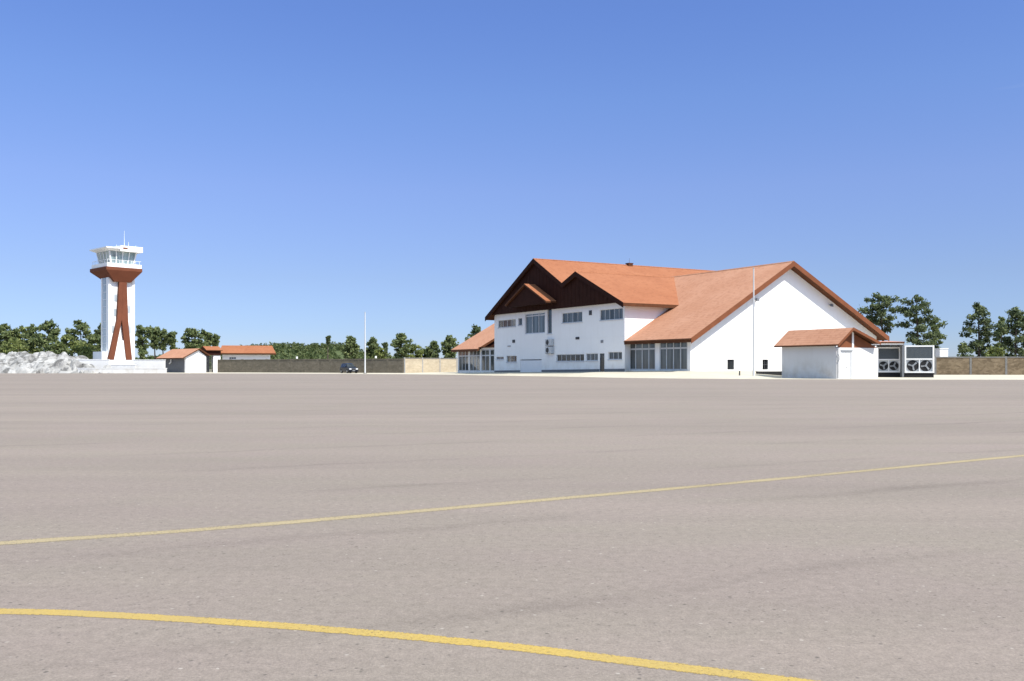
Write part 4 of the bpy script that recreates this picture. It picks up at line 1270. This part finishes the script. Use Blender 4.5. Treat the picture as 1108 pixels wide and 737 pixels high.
vs, fs = [], []
rw = random.Random(11)
for q in range(1500):
    px = rw.uniform(150, 490); Y = hY + rw.uniform(-100, 10)
    k = max(0, 1 - abs(Y - hY) / 110.0); k = k * k * (3 - 2 * k)
    p = at(px, hY)
    z = -1 + (hillz(px, 0) - 2.6 + 1) * k
    hh = rw.uniform(1.6, 3.4); rr = rw.uniform(1.3, 2.3)
    for i in range(26):
        a = rw.random() * 6.28; e = rw.random() ** 0.5
        t = rw.random()
        c = Vector((p.x + math.cos(a) * rr * e * (1 - 0.6 * t), Y + math.sin(a) * rr * e * (1 - 0.6 * t), z + hh * t))
        leafquad(vs, fs, c, 0.62, rw)
b = MB(); b.v, b.f, b.m = vs, fs, [0] * len(fs)
o = b.build("far_wood", M['wood'], fix=False)
structure(o, 'stuff')
tag(o, "dark green wood covering the low hill behind the brown wall", "wood")

# ------------------------------------------------------------------ trees
def tree(px, Y, py_top, width_px, crown_frac, label, style='pine', seed=0, base=0.0, dens=1.0, lean=0.0, mat=None, group=None, name=None):
    r = random.Random(seed * 101 + 13)
    p = at(px, Y); H = EYE + (HOR - py_top) / FPX * Y
    Wd = width_px / FPX * Y / 2
    cb = H * (1 - crown_frac)
    nm = name or ('bush' if style == 'bush' else 'pine_tree')
    root = thing(nm, label, 'bush' if style == 'bush' else 'tree', (p.x, p.y, base), r.uniform(0, 0) , group)
    # trunk
    tr = MB()
    pts = []
    n = 7
    ph = r.uniform(0, 6)
    for i in range(n + 1):
        t = i / n
        pts.append(Vector((lean * H * t + 0.02 * H * math.sin(ph + 3 * t) * t, 0.015 * H * math.cos(ph + 2.5 * t) * t, H * 0.94 * t - (0.2 if i == 0 else 0))))
    r0 = 0.02 * H + 0.03
    tr.path(pts, [r0 * (1 - 0.85 * i / n) for i in range(n + 1)], 8)
    def axis(z):
        t = min(max(z / (H * 0.94), 0), 1) * n; i = min(int(t), n - 1)
        return pts[i].lerp(pts[i + 1], t - i)
    vs, fs = [], []
    ch = H - cb
    clumps = []
    if style == 'bush':
        for k in range(int(22 * dens)):
            a = r.random() * 6.28; e = r.random() ** 0.6; t = r.random()
            clumps.append((axis(0.2) + Vector((math.cos(a) * Wd * e * math.sqrt(max(0.05, 1 - t * t)), math.sin(a) * Wd * e * 0.8, H * (0.1 + 0.8 * t))), Wd * r.uniform(0.22, 0.4)))
        for c, cr in clumps[:6]:
            tr.path([axis(0.1), axis(0.1).lerp(c, 0.9)], [r0 * 0.6, r0 * 0.2], 5)
    else:
        nb = int((16 if style == 'pine' else 11) * (0.7 + 0.5 * dens)) + 4
        for k in range(nb):
            t = (k + r.uniform(0.1, 0.9)) / nb
            z = cb + ch * t * 0.9
            a = k * 2.4 + r.uniform(-0.6, 0.6)
            # crown outline: fullest in the lower middle for pines, near the top for airy ones
            if style == 'pine': prof_r = (0.55 + 0.75 * t) * (1.0 if t < 0.4 else 1.0) if t < 0.45 else 0.92 * (1 - ((t - 0.45) / 0.62) ** 1.7)
            elif style == 'round': prof_r = math.sqrt(max(0.06, 1 - (2 * t - 0.95) ** 2))
            else: prof_r = 0.35 + 0.75 * t if t < 0.7 else 1.15 * (1 - (t - 0.7) / 0.42 * 0.75)
            L = Wd * max(0.16, prof_r) * r.uniform(0.62, 1.06)
            s0 = axis(z)
            end = s0 + Vector((math.cos(a) * L, math.sin(a) * L, L * r.uniform(0.02, 0.38)))
            mid = s0.lerp(end, 0.55) + Vector((0, 0, -0.03 * L))
            rb = max(0.02, r0 * 0.32 * (1 - 0.6 * t))
            tr.path([s0, mid, end], [rb, rb * 0.7, rb * 0.3], 5)
            nc = 3 + int(L / 0.70 * dens)
            for q in range(nc):
                f = 0.42 + 0.62 * (q + r.random()) / nc
                c = s0.lerp(end, f) + Vector((r.gauss(0, 0.12) * L, r.gauss(0, 0.12) * L, r.uniform(-0.02, 0.14) * L + 0.1))
                clumps.append((c, r.uniform(0.38, 0.78) * (0.56 + 0.13 * Wd)))
        for q in range(3):
            clumps.append((axis(H * 0.94) + Vector((r.gauss(0, 0.2) * Wd * 0.4, r.gauss(0, 0.2) * Wd * 0.4, H * 0.06 - 0.5 - 0.4 * q)), r.uniform(0.4, 0.6) * (0.5 + 0.1 * Wd)))
    ls = 0.24 * Y / 150.0
    for c, cr in clumps:
        nl = int((34 if style != 'bush' else 40) * min(2.2, max(0.6, (cr / (ls * 2.6)) ** 2)))
        for i in range(nl):
            d = Vector((r.gauss(0, 1), r.gauss(0, 1), r.gauss(0, 0.62)))
            d = d.normalized() * cr * (r.random() ** 0.45) * (1.0 if r.random() < 0.8 else r.uniform(1.0, 1.45))
            leafquad(vs, fs, c + d, ls, r)
    tr.build("trunk", M['bark'], root)
    b = MB(); b.v, b.f, b.m = vs, fs, [0] * len(fs)
    b.build("crown", mat or M['pine'], root, fix=False)
    return root

P, O_, D_ = M['pine'], M['olive'], M['pinedark']
TREES = [
 # px, Y, top, width, crown fraction, label, style, density, material
 (6, 208, 349, 30, .80, "bushy pine at the far left edge behind the rocks", 'pine', 1.3, P),
 (24, 214, 352, 26, .85, "bushy pine second from the left edge behind the rocks", 'round', 1.3, O_),
 (35, 204, 350, 24, .85, "rounded pine left of the tallest tree behind the rocks", 'round', 1.2, P),
 (52, 210, 345, 32, .85, "tallest broad pine behind the middle of the white rocks", 'round', 1.4, P),
 (71, 205, 361, 24, .9, "short olive green pine right of the broad tree behind the rocks", 'round', 1.2, O_),
 (87, 212, 345.5, 28, .72, "tall pine with a narrow top between the rocks and the tower", 'round', 1.2, P),
 (103, 206, 362, 22, .85, "small pine tucked against the left side of the tower", 'round', 1.1, P),
 (110, 220, 348, 18, .8, "slim dark pine partly hidden by the tower shaft", 'pine', 1.2, D_),
 (154, 208, 352.5, 22, .62, "tall dense pine just right of the tower shaft", 'airy', 1.3, P),
 (168, 216, 354, 15, .5, "slim pine with bare lower trunk, second right of the tower", 'airy', 1.1, P),
 (177, 220, 356, 16, .5, "slim pine with bare trunk between two others right of the tower", 'airy', 1.1, P),
 (187, 214, 359, 13, .45, "lightest thin pine left of the big pine over the small house", 'airy', 1.0, P),
 (207, 206, 354, 27, .75, "big dense pine rising behind the small house roof", 'round', 1.4, P),
 (215, 211, 366, 16, .8, "low olive pine leaning on the big pine behind the gatehouse", 'round', 1.1, O_),
 (225, 214, 358.5, 15, .42, "airy pine with clear trunk above the gatehouse", 'airy', .9, P),
 (233, 220, 362, 9, .4, "thin sparse pine right of the airy one above the gatehouse", 'airy', .8, P),
 (380, 196, 363, 19, .75, "pointed pine behind the wall above the dark car", 'pine', 1.2, P),
 (402, 200, 364, 15, .7, "pine close to the right of the white pole behind the wall", 'pine', 1.3, P),
 (411, 190, 376, 17, .85, "low rounded pine right of the white pole behind the wall", 'round', 1.1, O_),
 (434, 192, 360, 24, .72, "largest pine over the joint of brown and cream walls", 'pine', 1.3, P),
 (447, 200, 373, 20, .85, "low olive pine above the left half of the cream wall", 'round', 1.2, O_),
 (459, 204, 377, 18, .85, "lowest rounded pine above the middle of the cream wall", 'round', 1.2, P),
 (469, 198, 368, 17, .8, "mid height pine above the right half of the cream wall", 'pine', 1.3, P),
 (486, 196, 362, 20, .8, "tall pine left of the terminal annex roof", 'pine', 1.4, P),
 (517, 215, 351, 22, .7, "dark pine peeking over the annex roof", 'round', 1.2, D_),
 (957, 150, 317, 42, .50, "leaning pine with bare trunk rising behind the hall roof end", 'round', 1.2, D_),
 (994, 147, 317, 46, .80, "largest densest pine standing behind the sunny chiller", 'round', 1.5, D_),
 (1012, 153, 341, 24, .72, "smaller pine on the right shoulder of the largest pine", 'round', 1.0, P),
 (1059, 150, 325, 42, .86, "tall pine with layered branches over the right stone wall", 'pine', 1.0, D_),
 (1099, 146, 331, 42, .80, "tall pine cut by the right edge of the picture", 'pine', 1.0, D_),
 (1084, 158, 341, 16, .75, "narrow pine between the two tall ones over the stone wall", 'pine', .9, P),
]
for i, (px, Y, pt_, wd, cf, lab, sty, den, mt) in enumerate(TREES):
    if px < 115: wd, den = wd * 1.22, den * 1.1
    tree(px, Y, pt_, wd, cf, lab, sty, i + 1, 0, den, (-0.05 if px == 957 else rnd.uniform(-0.015, 0.015)), mt, "pine trees beyond the walls")
BUSH = [
 (92, 202, 370, 36, "low green bush behind the right end of the rocks"),
 (60, 202, 368, 40, "low green bush behind the middle of the rocks"),
 (20, 202, 367, 50, "wide low bush behind the left part of the rocks"),
 (156, 200, 378, 16, "round bush beside the right foot of the tower"),
 (192, 204, 374.5, 8, "tiny round bush left of the big pine behind the small house"),
 (1043, 142, 369, 20, "round dark bush over the stone wall near the white block"),
 (1078, 143, 374, 26, "low bush under the tall pine over the stone wall"),
]
for i, (px, Y, pt_, wd, lab) in enumerate(BUSH):
    tree(px, Y, pt_, wd, .9, lab, 'bush', 60 + i, 0, 1.1, 0, O_ if i % 2 == 0 else P, "bushes beyond the walls")
for i, (px, Y, pt_, wd, lab) in enumerate(((355, 420, 363, 4, "lone thin tree on the skyline of the wooded hill"), (417, 330, 371, 4, "tiny lone tree on the skyline right of the white pole"))):
    tree(px, Y, pt_, wd, .28, lab, 'airy', 80 + i, 0, .8, 0, D_, "lone trees on the skyline")
